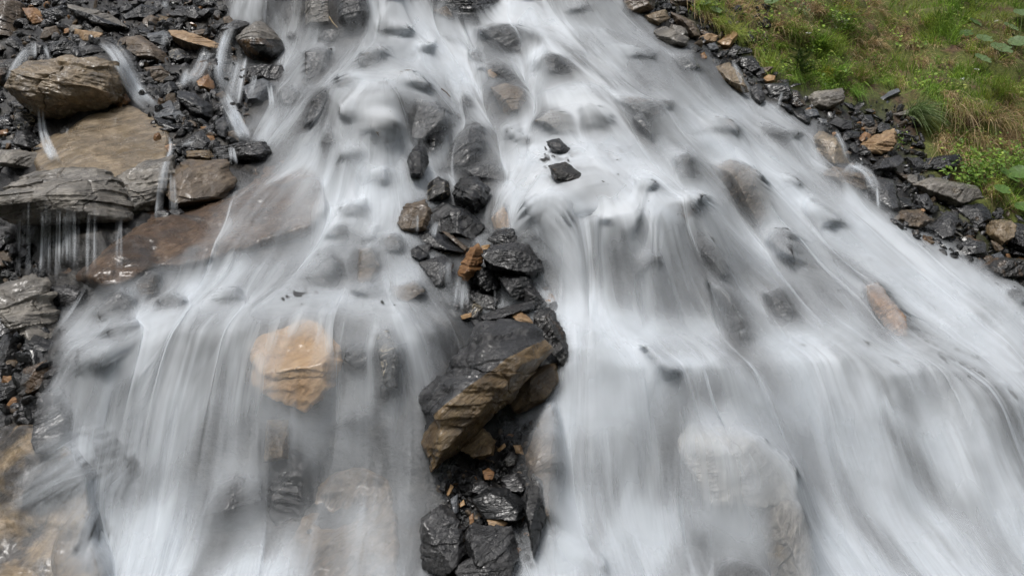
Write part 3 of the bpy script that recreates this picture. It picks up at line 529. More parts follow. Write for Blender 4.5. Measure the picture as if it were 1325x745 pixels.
# ---- top right edge and grassy bank foot
R(GB, [
 ('boulder', 'brown', '804,-14 850,-14 845,14 818,22 806,12', 'brown boulder at the top edge right of the uppermost fall', dict(push=.7)),
 ('block', 'olive', '834,20 862,10 867,24 850,36 838,30', 'light grey-brown block below the brown top boulder', dict(push=.9)),
 ('rock', 'brown', '866,10 900,28 905,50 892,52 876,32', 'dark triangular rock under the turf overhang', dict(push=.6)),
 ('boulder', 'grey', '846,40 860,31 892,50 886,62 866,62 850,52', 'rounded grey rock splashed by the stream below the grey-brown block', dict(push=.8)),
 ('slab', 'brown', '856,-14 914,-14 910,10 880,12 858,4', 'overhanging brown slab under the turf at the top', dict(push=.8)),
 ('block', 'tan', '899,50 916,43 930,46 924,56 906,57', 'dull tan stone, left of two under the turf edge', dict(push=.9)),
 ('block', 'pale', '926,54 950,38 956,46 942,66 930,62', 'bright sandy block, right of two under the turf edge', dict(push=1.0)),
 ('stone', 'blue', '914,58 926,54 930,66 918,68', 'blue-black stone below the dull tan stone', dict(push=1.0)),
 ('stone', 'slate', '938,68 952,56 960,62 950,76 940,74', 'shiny grey stone below the bright sandy block', dict(push=1.0)),
 ('stone', 'rust', '906,70 912,66 915,76 907,78', 'small reddish stone at the water edge under the turf', dict(push=1.0)),
 ('stone', 'black', '954,42 970,38 976,54 962,60', 'black stone right of the bright sandy block', dict(push=.9)),
 ('rock', 'black', '955,72 975,70 982,90 966,98 952,88', 'black rock below the shiny grey stone', dict(push=.7)),
 ('boulder', 'olive', '928,84 946,78 960,96 966,122 948,118 934,106', 'olive boulder split by a white rivulet', dict(push=.7, dry=.8)),
 ('stone', 'pale', '985,104 994,96 1004,98 1002,107 990,109', 'cream round stone at the turf edge near the dark spruce seedling', dict(push=1.2)),
 ('stone', 'slate', '974,88 988,86 990,98 978,102', 'glinting grey stone left of the cream round stone', dict(push=1.0)),
 ('rock', 'slate', '972,110 986,106 990,130 980,138 972,128', 'glittering grey rock at the edge of the white water', dict(push=.9)),
 ('rock', 'black', '990,108 1024,104 1026,122 1014,136 992,134', 'large black rock below the cream round stone', dict(push=.7)),
 ('rock', 'mixed', '1020,112 1036,118 1042,138 1026,142 1014,134', 'dark rock parted by a small bright fall', dict(push=.6, dry=.9)),
 ('slab', 'grey', '1046,124 1058,118 1092,112 1090,134 1066,145 1048,140', 'broad grey slab under a turf overhang', dict(push=.9, edge=((1092, 124), (1046, 131)))),
 ('slab', 'blue', '1125,132 1134,124 1164,113 1166,120 1140,134', 'blue-grey flat slab lying highest on the bare earth', dict(push=1.3, thick=.8)),
 ('stone', 'blue', '1138,136 1146,127 1152,132 1150,138', 'small blue-grey stone propping the flat slab', dict(push=1.3)),
 ('stone', 'grey', '1154,136 1166,127 1171,130 1162,140', 'pale grey flake right of the flat slab', dict(push=1.3)),
 ('slab', 'grey', '1155,148 1162,144 1180,141 1176,150 1160,152', 'narrow pale slab below the pale grey flake', dict(push=1.3)),
 ('rock', 'black', '1112,160 1116,148 1128,148 1130,162 1120,167', 'jet black lump left of the narrow pale slab', dict(push=1.2)),
 ('slab', 'slate', '1127,168 1140,158 1153,160 1148,170 1132,174', 'dark grey slab above the big tan stone', dict(push=1.1)),
 ('slab', 'black', '1100,142 1114,130 1118,134 1108,146', 'slanting black shard left of the bare earth', dict(push=1.1)),
 ('rock', 'slate', '1071,160 1084,150 1104,156 1102,168 1082,171', 'wet grey rock third up from the rivulet', dict(push=1.0)),
 ('rock', 'black', '1088,172 1098,167 1113,170 1110,180 1094,181', 'wet black rock left of the orange stone', dict(push=1.1)),
 ('stone', 'rust', '1110,180 1120,170 1128,174 1122,182 1112,185', 'bright orange stone touching the big tan stone', dict(push=1.3)),
 ('boulder', 'tan', '1111,187 1134,174 1160,166 1163,178 1152,194 1128,206 1112,200', 'big tan stone, brightest on the bank', dict(push=1.0, thick=1.0, edge=((1163, 180), (1111, 192)), rough=1.4)),
 ('slab', 'slate', '1120,222 1140,206 1168,199 1170,208 1146,224 1126,228', 'dark tilted slab under the big tan stone', dict(push=.9)),
 ('stone', 'black', '1083,186 1092,180 1100,190 1094,198 1084,196', 'black stone at the edge of the rivulet', dict(push=1.0)),
 ('stone', 'black', '1096,190 1106,183 1112,192 1106,200 1098,198', 'black stone against the left end of the big tan stone', dict(push=1.0)),
 ('stone', 'blue', '1058,152 1070,154 1070,162 1060,160', 'small blue-grey stone beside the rushing water', dict(push=1.0)),
 ('rock', 'blue', '1040,142 1058,140 1060,152 1044,154', 'blue-grey wet rock at the margin of the right stream', dict(push=.8)),
 ('boulder', 'olive', '1054,180 1066,168 1086,178 1096,214 1074,220 1058,206', 'olive-grey rock under a thin fall beside the bank', dict(push=.4, dry=.55)),
 ('boulder', 'brown', '1060,226 1082,214 1112,224 1120,246 1090,250', 'brown drowned rock below the olive-grey one', dict(push=.3, dry=.5)),
 ('rock', 'slate', '1112,236 1136,226 1160,232 1162,268 1144,276 1118,256', 'dark wet rock with two small side falls', dict(push=.5, dry=.65)),
 ('rock', 'black', '1192,214 1204,204 1242,198 1248,206 1228,220 1196,222', 'black sheen rock under the arching grass tuft', dict(push=.8)),
 ('boulder', 'grey', '1182,238 1212,228 1264,240 1268,258 1230,268 1204,256', 'wide grey slab under the leafy shrub', dict(push=.8, thick=.9)),
 ('stone', 'grey', '1170,232 1178,225 1188,228 1186,240 1174,240', 'small grey stone left of the wide grey slab', dict(push=1.2)),
 ('rock', 'black', '1150,262 1160,254 1180,256 1178,270 1156,274', 'glossy black rock above the brown flat stone', dict(push=.9)),
 ('rock', 'slate', '1184,252 1202,250 1208,264 1196,276 1186,268', 'grey stone between the wide slab and the black rock', dict(push=.9)),
 ('boulder', 'brown', '1153,282 1168,272 1192,270 1208,286 1188,296 1160,294', 'brown flat stone at the edge of the right stream', dict(push=1.0)),
 ('slab', 'slate', '1200,296 1230,272 1242,278 1226,306 1208,310', 'dark sloping slab right of the brown flat stone', dict(push=.8)),
 ('boulder', 'olive', '1278,304 1288,285 1308,283 1314,294 1304,312 1288,320', 'rounded brown stone near the right edge under the shrub', dict(push=1.1, thick=1.0)),
 ('rock', 'black', '1300,312 1318,288 1340,294 1340,326 1308,324', 'black rock cut by the right edge of the frame', dict(push=.9)),
 ('slab', 'slate', '1232,322 1256,310 1278,314 1270,328 1240,332', 'flat dark slab at the waterline below the rounded brown stone', dict(push=.9)),
 ('rock', 'mixed', '1268,346 1292,332 1335,336 1340,356 1290,362', 'dark reddish rock at the waterline on the right edge', dict(push=.8)),
 ('stone', 'blue', '1282,330 1296,326 1300,334 1286,336', 'small shining stone above the reddish waterline rock', dict(push=1.0)),
 ('rock', 'black', '1240,268 1276,262 1282,284 1252,300', 'shaded black rock under the roots of the shrub', dict(push=.3)),
])

# ---- bedrock that lies flush in the slope: patches with edges that dip into the hillside
def patch(name, mat, poly, label, group, lift=.06, dry=.3, dp=None, amp=.03, soft=5):
    H = pts(poly); A = np.array(H); x0, y0 = A.min(0) - 30; x1, y1 = A.max(0) + 30
    X, Y = np.meshgrid(np.arange(x0, x1, 2.5), np.arange(y0, y1, 2.5))
    wob = 9 * np.stack([vnoise(np.stack([X / 28, Y / 28, 0 * X], -1), 31), vnoise(np.stack([X / 28, Y / 28, 0 * X + 9], -1), 32)])
    mk = blur2(inpoly(X + wob[0], Y + wob[1], H).astype(float), soft)
    D = blur2(bil(YT, X, Y), 4) ; P = at(X, Y, D)
    D = D - lift * 2 * sstep(.12, .62, mk) + .10 - amp * (fbm(P * np.array([2, 2, 6]), 4, 12) + .6 * ridged(P * 3.3, 3, 14)) - .4 * amp * fbm(P * 12, 3, 15)
    P = at(X, Y, D); c = P[P.shape[0] // 2, P.shape[1] // 2].copy()
    Fq = grid_faces(*X.shape); ok = mk.ravel()[Fq].max(1) > .04; Fq = Fq[ok]
    u, inv = np.unique(Fq, return_inverse=True)
    o = mesh_obj(name, P.reshape(-1, 3)[u] - c, inv.reshape(Fq.shape), [M[mat]], loc=c); tag(o, label, 'bedrock', group)
    ROCKS.append((o, H, dry))
    if dp: ROCKS.append((o, pts(dp), .95))
def grid_faces(r, c):
    i = np.arange(r * c).reshape(r, c)
    return np.stack([i[:-1, :-1].ravel(), i[1:, :-1].ravel(), i[1:, 1:].ravel(), i[:-1, 1:].ravel()], 1)
patch('bedrock', 'bed', '-120,553 40,551 66,556 98,588 114,640 128,700 140,760 132,860 -120,860', 'golden brown bedrock apron stained with dark wet patches', GL, .11, .35, '-120,556 30,556 44,590 10,640 -10,700 -10,760 -120,860', .03)
patch('bedrock', 'rustbed', '84,372 118,340 141,324 188,292 268,266 340,240 400,215 425,250 400,300 310,325 220,342 150,370', 'long rust-brown bedrock slab slanting out of the white water', GL, .12, .4, '90,372 141,327 188,294 250,268 285,260 268,308 220,335 150,366', .06)
patch('bedrock', 'brown', '340,800 385,680 425,620 470,600 510,650 505,820', 'grey-brown rock ramp at the foot of the left curtain', GW, .05, .08, None, .07)
patch('bedrock', 'gold', '70,700 96,660 112,650 136,745 140,830 60,830', 'dark brown bedrock spur at the foot of the left splash', GL, .16, .6, None, .04)
patch('bedrock_slab', 'olive', '36,190 95,168 130,150 166,132 205,150 222,180 218,228 160,262 60,246', 'smooth brown sloping slab directly under the rounded grey-olive boulder', GL, .10, 1.0, None, .03, 3)
patch('bedrock', 'black', '540,305 690,300 706,380 690,420 610,415 575,380', 'glossy black bedrock core between the stones of the midstream pile', GC, .07, 0, None, .07)
# ---- stones drowned in the flow: the water domes over them
rng = np.random.RandomState(21); DR = []
def free(x, y, r):
    for o, H, d in ROCKS:
        h = np.array(H); m = h.mean(0); e = (h.max(0) - h.min(0)) / 2
        if abs(x - m[0]) < e[0] * .8 + r * .8 and abs(y - m[1]) < e[1] * .8 + r * .6: return False
    return all((x - a) ** 2 + ((y - b_) * 1.25) ** 2 > ((r + c_) * 1.12) ** 2 for a, b_, c_ in DR)
SZONE = pts('300,-30 440,-30 800,-30 840,40 960,110 1060,180 1140,270 1290,380 1325,450 1325,760 720,760 720,470 690,290 620,180 560,230 520,280 520,400 540,540 450,620 130,720 90,500 140,420 330,330 420,230 340,110')
for _ in range(6000):
    x, y = rng.uniform(290, 1330) if rng.rand() < .75 else rng.uniform(90, 560), rng.uniform(-20, 750); r = rng.uniform(14, 27) + 20 * (y / 745) * rng.rand() + (12 * rng.rand() if x > 700 else 0)
    if len(DR) < 42 and not (x > 690 and y > 290 and (x > 1000 or rng.rand() < .8)) and (rng.rand() < (.25 if (x < 600 and y > 400) or (x > 690 and y > 470) else 1)) and inpoly(np.array([x]), np.array([y]), SZONE)[0] and free(x, y, r) and not (690 < x < 800 and 165 < y < 275): DR.append((x, y, r))
for x, y, r in DR:
    n = rng.randint(6, 9); an = np.sort(rng.uniform(0, 2 * np.pi, n)); asp = rng.uniform(.6, 1.0)
    P_ = [(float(x + r * rng.uniform(.8, 1.1) * math.cos(t)), float(y + r * asp * rng.uniform(.8, 1.1) * math.sin(t))) for t in an]
    if len(hull(P_)) < 4 or max(p[0] for p in P_) - min(p[0] for p in P_) < r: continue
    Hh = hull(P_); low = [(px, max(py, y - .15 * r)) for px, py in Hh]
    rock('stone', ['slate', 'mixed', 'grey', 'black', 'brown'][rng.choice(5, p=[.42, .2, .05, .23, .1])], P_, 'wet stone drowned under the streaming white water, its outline only dimly showing', 'drowned stones of the cascade', dry=.55 * rng.uniform(.3, 1.0) if y < 420 else .5 * rng.uniform(.2, 1), thick=.9, push=.55, dp=low, dbase=.08, cat='stone')

# ---- middling stones filling the dry left slope and the foot of the bank
def fill(zone, cnt, r0, r1, mats, p_, label, group, seed):
    rng = np.random.RandomState(seed); Z_ = pts(zone); A_ = np.array(Z_); got = []
    for _ in range(5000):
        if len(got) >= cnt: break
        x, y = rng.uniform(A_[:, 0].min(), A_[:, 0].max()), rng.uniform(A_[:, 1].min(), A_[:, 1].max()); r = rng.uniform(r0, r1)
        if not inpoly(np.array([x]), np.array([y]), Z_)[0] or any((x - a) ** 2 + (y - b_) ** 2 < (r + q) ** 2 * .8 for a, b_, q in got): continue
        if any(inpoly(np.array([x]), np.array([y]), H)[0] for o, H, d in ROCKS): continue
        n = rng.randint(5, 9); an = np.sort(rng.uniform(0, 2 * np.pi, n)); asp = rng.uniform(.45, .85); tl = rng.uniform(-.5, .7)
        P_ = [(x + r * rng.uniform(.75, 1.1) * math.cos(t), y + r * asp * math.sin(t) + tl * r * .6 * math.cos(t)) for t in an]
        Hh = hull(P_)
        if len(Hh) < 4 or max(p[0] for p in Hh) - min(p[0] for p in Hh) < r * 1.2 or max(p[1] for p in Hh) - min(p[1] for p in Hh) < r * .7: continue
        got.append((x, y, r)); rock('stone', mats[rng.choice(len(mats), p=p_)], P_, label, group, push=.8)
fill('-10,-15 290,-15 300,40 300,110 280,180 230,190 190,130 150,60 20,66 -10,110', 58, 8, 17, ['black', 'slate', 'brown', 'mixed', 'grey'], [.3, .27, .18, .15, .1], 'middling angular stone in the dry rubble of the upper left', 'middling stones of the upper left rubble', 41)
fill('-10,295 26,295 58,372 80,440 62,500 40,545 -10,545', 14, 8, 15, ['black', 'slate', 'brown', 'mixed'], [.35, .3, .2, .15], 'middling angular stone at the left edge beside the lower falls', 'middling stones of the left edge', 42)
fill('800,-10 900,10 985,85 1050,120 1120,140 1180,160 1215,215 1262,270 1330,300 1330,370 1230,325 1150,290 1050,165 960,115 880,60', 46, 7, 15, ['black', 'slate', 'brown', 'mixed', 'grey'], [.3, .3, .17, .13, .1], 'middling wet stone along the waterline under the grassy bank', 'middling stones under the bank', 43)
fill('545,300 690,300 715,390 700,470 610,420 540,340', 16, 8, 16, ['black', 'slate', 'mixed'], [.5, .35, .15], 'middling black stone packed inside the midstream pile', 'middling stones of the midstream pile', 44)
# ------------------------------------------------------------------ hillside surface
def soil_mat():
    m = bpy.data.materials.new('streambed_and_bank'); b = NB(m)
    geo = b.n('NewGeometry'); v = geo.outputs['Position']
    at_ = b.n('Attribute', attribute_name='soil')
    n1 = b.noise(v, 5, 6, .6); n2 = b.noise(v, 26, 5, .65); n3 = b.noise(v, 2.2, 4, .6)
    rockc = b.ramp(n1, [(.35, (.006, .006, .0065)), (.52, (.015, .014, .013)), (.68, (.04, .035, .028))])
    earth = b.ramp(n2, [(.32, (.03, .018, .01)), (.5, (.085, .05, .027)), (.68, (.19, .12, .065))])
    moss = b.ramp(n2, [(.35, (.05, .06, .012)), (.6, (.12, .14, .025)), (.75, (.20, .15, .04))])
    e2 = b.mix(b.ramp(n3, [(.38, (0, 0, 0)), (.48, (1, 1, 1))]), earth, moss)
    col = b.mix(at_.outputs['Fac'], rockc, e2)
    p = b.n('BsdfPrincipled'); b.l(col, p.inputs['Base Color'])
    rr = b.n('MapRange'); b.l(at_.outputs['Fac'], rr.inputs[0]); rr.inputs[3].default_value = .38; rr.inputs[4].default_value = .9
    b.l(rr.outputs[0], p.inputs['Roughness'])
    bp = b.n('Bump'); bp.inputs['Strength'].default_value = .8; bp.inputs['Distance'].default_value = .04
    b.l(b.math('ADD', n1, b.math('MULTIPLY', n2, .5)), bp.inputs['Height']); b.l(bp.outputs[0], p.inputs['Normal'])
    o = b.n('OutputMaterial'); b.l(p.outputs[0], o.inputs[0]); return m
M['soil'] = soil_mat()
PW = at(PX, PY, YT)
def normals(P):
    du = np.gradient(P, axis=1); dv = np.gradient(P, axis=0)
    n = np.cross(dv, du); n /= np.linalg.norm(n, axis=-1, keepdims=True) + 1e-9
    s = np.sign(-(n * (P - np.array([0, 0, CAMZ]))).sum(-1)); return n * np.where(s == 0, 1, s)[..., None]
NW = normals(PW)
rgh = .05 * ridged(PW * 8, 2, 13) * (1 - soilb) + .07 * fbm(PW * 2.2, 4, 3) + .035 * ridged(PW * 4.5, 3, 9) * (1 - .6 * soilb)
bump_bank = (.34 * fbm(PW * 1.1, 3, 21) + .09 * fbm(PW * 3.2, 3, 22)) * soilb
near = 1 - sstep(14, 40, YT)
STREAM = pts('290,-200 290,20 330,90 345,130 300,180 352,200 330,240 250,290 150,365 75,400 62,470 48,550 18,640 20,720 60,900 1500,900 1500,400 1400,372 1300,362 1230,326 1180,300 1130,250 1060,160 1000,135 950,80 900,58 830,24 800,-200')
rgh = rgh * (1 - .6 * blur2(inpoly(PX, PY, STREAM).astype(float), 3))
PT = PW + NW * ((rgh + bump_bank) * near - .03)[..., None]
hill = mesh_obj('hillside', PT.reshape(-1, 3), grid_faces(*PX.shape), [M['soil']])
a_ = hill.data.attributes.new('soil', 'FLOAT', 'POINT'); a_.data.foreach_set('value', soilb.ravel().astype(np.float32))
tag(hill, 'steep dark rocky hillside under the cascade and its mossy earth bank', 'hillside', kind='structure')
gv = np.array([(-200, -200, -1.45), (200, -200, -1.45), (200, 200, -1.45), (-200, 200, -1.45)], float)
gnd = mesh_obj('ground', gv, np.array([[0, 1, 2, 3]]), [M['soil']])
tag(gnd, 'dark valley floor below the cascade', 'ground', kind='structure')

# unseen wooded valley side, added to darken low sky reflections and ambient light
th = np.linspace(math.radians(158), math.radians(382), 70); rd = np.array([28, 40, 60, 90, 130, 180.])
TH, RD = np.meshgrid(th, rd)
hz = np.array([-1.5, 3, 16, 40, 66, 80.])[:, None] * (1 + .22 * vnoise(np.stack([TH * 5, RD / 30, 0 * TH], -1), 8))
hm = bpy.data.materials.new('sky_block_forest'); hb = NB(hm); g_ = hb.n('NewGeometry')
hp = hb.n('BsdfPrincipled'); hb.l(hb.ramp(hb.noise(g_.outputs['Position'], .4, 5), [(.35, (.012, .018, .008)), (.65, (.04, .055, .02))]), hp.inputs['Base Color']); hp.inputs['Roughness'].default_value = .9
ho = hb.n('OutputMaterial'); hb.l(hp.outputs[0], ho.inputs[0])
hl = mesh_obj('sky_blocking_hills', np.stack([RD * np.cos(TH), RD * np.sin(TH), hz], -1).reshape(-1, 3), grid_faces(*TH.shape), [hm])
tag(hl, 'unseen dark wooded valley side, added to block low sky light', 'sky_blocking_hills', kind='structure')

# ------------------------------------------------------------------ front surface (hillside + rocks) used by loose stones, grass and the flow
ZG = 4.0; ZX0, ZY0 = -160.0, -160.0
nzx, nzy = int(1680 / ZG) + 1, int(1080 / ZG) + 1
zx, zy = np.meshgrid(ZX0 + ZG * np.arange(nzx), ZY0 + ZG * np.arange(nzy))
NR = (NW * np.stack([(PX - CX) / F, np.ones_like(PX), (CY - PY) / F], -1)).sum(-1)
YD = YT + np.clip(((rgh + bump_bank) * near - .03) / np.minimum(NR, -.25), -.4, .4)
Zt = bil(YD, zx, zy); ZF = Zt.copy(); ZC = Zt.copy(); DRY = np.zeros_like(ZF)
for o, H, dry in ROCKS:
    n = len(o.data.vertices); co = np.empty(n * 3, np.float32); o.data.vertices.foreach_get('co', co)
    co = co.reshape(-1, 3) + np.array(o.location)
    fr = co[:, 1] > .5
    u = np.round(((co[:, 0] / co[:, 1] * F + CX) - ZX0) / ZG).astype(int); v = np.round(((CY - (co[:, 2] - CAMZ) / co[:, 1] * F) - ZY0) / ZG).astype(int)
    ok = fr & (u >= 0) & (u < nzx) & (v >= 0) & (v < nzy)
    np.minimum.at(ZF, (v[ok], u[ok]), co[ok, 1])
    if dry < .7: np.minimum.at(ZC, (v[ok], u[ok]), co[ok, 1])
    q = inpoly(zx, zy, H)
    DRY[q] = np.maximum(DRY[q], dry)
# loose stones -----------------------------------------------------------
def stones_mesh(px, py, size, rng, lvl=1, on=None, push=.3):
    D, Fc = ico(lvl); nv = len(D); Vs = []; Fs = []
    Yv = bil(Zt if on is None else on, px, py, ZX0, ZY0, ZG)
    for i in range(len(px)):
        s = size[i]; c = at(px[i], py[i], Yv[i] - push * s)
        ax = rng.normal(size=(3, 3)); q, _ = np.linalg.qr(ax)
        nrm = rng.normal(size=(9, 3)); nrm /= np.linalg.norm(nrm, axis=1)[:, None]; d = rng.uniform(.65, 1, 9)
        g = np.maximum(D @ nrm.T, 0) / d; r = ((g ** 12).sum(1)) ** (-1 / 12); r = np.minimum(r, 1.3)
        P = D * r[:, None] * np.array([1, rng.uniform(.6, .9), rng.uniform(.3, .65)]) * s
        Vs.append(P @ q.T + c); Fs.append(Fc + i * nv)
    return np.concatenate(Vs), np.concatenate(Fs)
rng = np.random.RandomState(3)
def scatter(poly, n, rng):
    P = np.array(pts(poly)); x0, y0 = P.min(0); x1, y1 = P.max(0); X = []; Y = []
    while len(X) < n:
        a = rng.uniform(x0, x1, 400); b_ = rng.uniform(y0, y1, 400); k = inpoly(a, b_, P)
        X += list(a[k]); Y += list(b_[k])
    return np.array(X[:n]), np.array(Y[:n])
gx, gy, gs = [], [], []
for poly, n, s0, s1 in [('-40,-40 290,-40 290,30 330,110 300,215 215,210 160,60 20,90 -40,120', 1500, .018, .085), ('-260,-60 -30,-40 -30,560 -260,560', 900, .025, .09), ('-40,70 20,80 10,130 60,165 60,205 -40,230', 420, .015, .06),
                        ('-40,290 20,290 60,360 60,540 -40,550', 520, .02, .08), ('560,300 690,300 720,400 700,470 600,420 540,330', 420, .015, .055),
                        ('572,590 680,545 705,600 690,740 560,740', 900, .008, .034), ('640,480 715,470 720,560 640,600', 60, .015, .05),
                        ('795,-40 1000,-40 990,90 1060,140 1120,130 1185,140 1215,260 1380,290 1380,370 1240,340 1150,290 1050,150 960,110 870,40', 1700, .015, .075)]:
    a, b_ = scatter(poly, n, rng); gx.append(a); gy.append(b_); gs.append(s0 + (s1 - s0) * rng.random_sample(n) ** 2)
gx, gy, gs = map(np.concatenate, (gx, gy, gs))
V_, F_ = stones_mesh(gx, gy, gs, rng, 1, push=.5)
gmi = np.repeat(rng.choice(5, len(gx), p=[.5, .27, .13, .08, .02]), len(ico(1)[1]))
gr = mesh_obj('gravel', V_, F_, [M[k] for k in ('black', 'slate', 'mixed', 'brown', 'rust')], mi=gmi, smooth=False)
tag(gr, 'loose black slate rubble filling the gaps between the rocks', 'gravel', kind='stuff')
# single pebbles of the black gravel patch
k = 0; px_, py_ = scatter('590,604 650,596 684,600 690,628 655,634 612,640 600,690 585,640', 60, rng)
for i in range(60):
    s = rng.uniform(.012, .028)
    Vp, Fp = stones_mesh(px_[i:i+1], py_[i:i+1], np.array([s]), rng, 2, push=1.1)
    c = Vp.mean(0); o = mesh_obj('pebble', Vp - c, Fp, [M['slate' if i % 3 else 'black']], smooth=True, loc=c)
    tag(o, 'small wet dark pebble in the black gravel below the big tilted slab', 'pebble', 'dark pebbles of the midstream gravel')
px_, py_ = scatter('0,145 20,140 58,195 0,195', 26, rng)
for i in range(26):
    Vp, Fp = stones_mesh(px_[i:i+1], py_[i:i+1], np.array([rng.uniform(.025, .05)]), rng, 2, push=1.0)
    c = Vp.mean(0); o = mesh_obj('stone', Vp - c, Fp, [M[['black', 'slate', 'black', 'mixed'][i % 4]]], smooth=True, loc=c)
    tag(o, 'dark stone in the shingle heap left of the brown sloping slab', 'stone', 'dark stones of the shingle heap')

# ------------------------------------------------------------------ the flow of the cascade
LX = np.arange(0, 1301, 100); LY = np.arange(0, 751, 75)
LAT = np.array([
 [0, 0, 0, .55, .6, 1, .35, 1, .55, 0, 0, 0, 0, 0],
 [0, 0, 0, .45, .6, .95, .8, 1, 1, .3, 0, 0, 0, 0],
 [0, 0, 0, .35, .55, .85, .6, .85, .9, 1, .6, 0, 0, 0],
 [0, 0, 0, .45, .8, .85, .45, 1, .8, .8, .95, .7, 0, 0],
 [0, 0, .15, .85, .98, .7, .2, 1, .8, .8, 1, 1, .7, .1],
 [0, .35, .75, 1, .95, .65, .3, .95, .85, .6, .85, .85, 1, .7],
 [0, .75, .9, .85, .55, .65, .2, .9, .95, .8, .75, .9, 1, .9],
 [0, .7, .7, .65, .5, .65, .2, .85, 1, .8, .9, 1, 1, .9],
 [.15, .75,   .72, .6, .55, .62, .1, .75, 1, .7, .95, 1, 1, .95],
 [.2, .55, .8, .55, .52, .62, .05, .8, 1, .75, .6, 1, 1, 1],
 [.15, .4, .95, .7, .5, .62, .15, 1, 1, .75, .6, 1, 1, 1]])
ELL = [(648,590,40,62,.02), (630,690,52,60,.04), (700,500,18,60,.3), (540,150,35,38,.35), (915,330,22,45,.45), (950,420,20,55,.4), (1140,405,26,45,.5), (1005,395,24,30,.4), (410,140,15,30,.3), (800,335,14,30,.55),
       (725,92,26,18,.5), (440,35,28,28,.4), (622,200,34,34,.5), (368,630,34,44,.5), (490,470,18,36,.55), (965,258,36,38,.5), (890,222,16,24,.5),
       (755,570,14,30,.6), (872,560,14,40,.55), (1022,690,32,46,.45), (960,738,36,14,.5), (650,60,28,28,.4), (720,162,26,18,.5), (725,208,22,24,.6),
       (340,312,40,26,.6), (383,475,44,44,.62), (652,128,20,24,.5), (338,110,28,36,.5), (460,345,22,26,.5), (535,375,26,18,.6), (205,380,20,20,.6), (150,400,22,26,.55),
       (260,600,40,90,.8), (1250,650,40,60,.85), (1180,560,30,60,.85), (860,380,20,50,.75), (560,300,30,30,.5), (440,80,26,26,.65), (830,165,14,20,.5), (1090,215,26,30,.55), (1140,250,22,26,.35), (945,100,18,22,.55)]
DRYb = blur2(DRY, .8)
WAT = bil(LAT, zx, zy, 0, 0, 1.0) * 0
u_ = np.clip(zx / 100, 0, 12.999); v_ = np.clip(zy / 75, 0, 9.999); iu, iv = u_.astype(int), v_.astype(int); fu, fv = u_ - iu, v_ - iv
fu = fu * fu * (3 - 2 * fu); fv = fv * fv * (3 - 2 * fv)
WAT = (LAT[iv, iu] * (1-fu) + LAT[iv, iu+1] * fu) * (1-fv) + (LAT[iv+1, iu] * (1-fu) + LAT[iv+1, iu+1] * fu) * fv
# hard outer limits of the stream bed
WAT *= blur2(inpoly(zx, zy, STREAM).astype(float), 3)
for ex, ey, rx, ry, f in ELL:
    WAT *= 1 - (1 - f) * np.exp(-(((zx - ex) / rx) ** 2 + ((zy - ey) / ry) ** 2) * .9)
ZS = blur2(ZF, 1.6)
ZM = np.minimum(blur2(ZC, 2.2), blur2(ZC, 1.0)); ZM = blur2(ZM, .8)
GR0 = np.where(zx > 800, .9, np.where(zx < 420, -.35, .1)); GR0 = blur2(GR0, 20)
sl = -np.gradient(blur2(np.log(ZM), 1.5), axis=0) / ZG; sl0 = blur2(sl, 14) + 1e-5
cur = np.gradient(blur(sl / sl0, 1.5, 0), axis=0)
IMP = blur(blur(np.clip(cur * 2.6, 0, 1), 2.6, 0), 2.0, 1); STEEP = blur(blur(np.clip(1 - sl / sl0, 0, 1), 3.0, 0), 1.6, 1)
WAT = np.clip(WAT * 1.06, 0, 1) * (1 - .34 * STEEP * (1 - .75 * sstep(.75, 1, WAT))) + .30 * IMP * sstep(.2, .5, WAT)
WAT = np.clip(WAT, 0, 1) * (1 - np.clip(DRYb * 1.08, 0, 1))
lown = fbm(np.stack([(zx - .5 * np.clip(zx - 700, 0, 500) * 0 - GR0 * zy) / 46, zy / 120, 0 * zx], -1), 3, 66)
UP = (1 - sstep(220, 300, zy)) * (1 - sstep(820, 980, zx)); CURT = sstep(400, 450, zy) * (1 - sstep(560, 640, zx))
WAT = WAT * (1 + lown * (.50 + .40 * UP + .25 * CURT) - .12 * UP + .10 * CURT) if True else WAT
WAT = np.clip(WAT, 0, 1)
SOFT = np.clip(.14 + .9 * IMP + .12 * sstep(700, 1000, zx), 0, .85)
PZ = at(zx, zy, ZM); NZ = normals(PZ)
DG = blur2((DRY > .7).astype(float), 2.5); DGX = np.gradient(DG, axis=1)
GUIDE = np.array([(480,0,0),(560,20,.35),(620,60,.9),(700,20,1.2),(760,100,1.0),(850,60,1.35),(900,130,1.3),(1000,200,1.25),(1100,280,1.15),(1200,380,.95),(1280,450,.65),
 (1320,600,.35),(1200,600,.4),(1100,650,.25),(1000,400,.45),(950,300,.6),(850,300,.25),(800,400,.1),(800,600,0),(720,600,-.05),(740,350,.12),(760,220,.35),(650,150,.4),(600,120,.2),(480,200,-.05),
 (450,120,-.15),(400,200,-.35),(350,250,-.75),(320,300,-.7),(220,380,-.7),(130,440,-.55),(100,560,-.15),(200,600,0),(300,600,0),(450,600,0),(400,500,0),(520,420,.25),(565,430,.25),(540,560,.0),
 (60,620,-1.0),(100,600,-.7),(70,690,-.9),(130,690,-.4),(150,620,-.25),(170,680,.1),(380,20,0),(330,120,-.1),(900,600,.0),(960,650,.25),(1040,600,.3),(640,250,.25),(930,520,.35)])
gg = 0; gw = 0
for x, y, r in GUIDE:
    w = 1 / (((zx - x) ** 2 + (zy - y) ** 2) / 3000 + .15) ** 1.5; gg = gg + w * r; gw = gw + w
GR = gg / gw
def zb(A, px, py): return bil(A, px, py, ZX0, ZY0, ZG)
rows = np.arange(-110, 775, 42.0)
NS, ST, DT = 640, 66, .024
sx = np.linspace(30, 1440, NS)
R_ = len(rows)
rr_ = np.arange(R_)
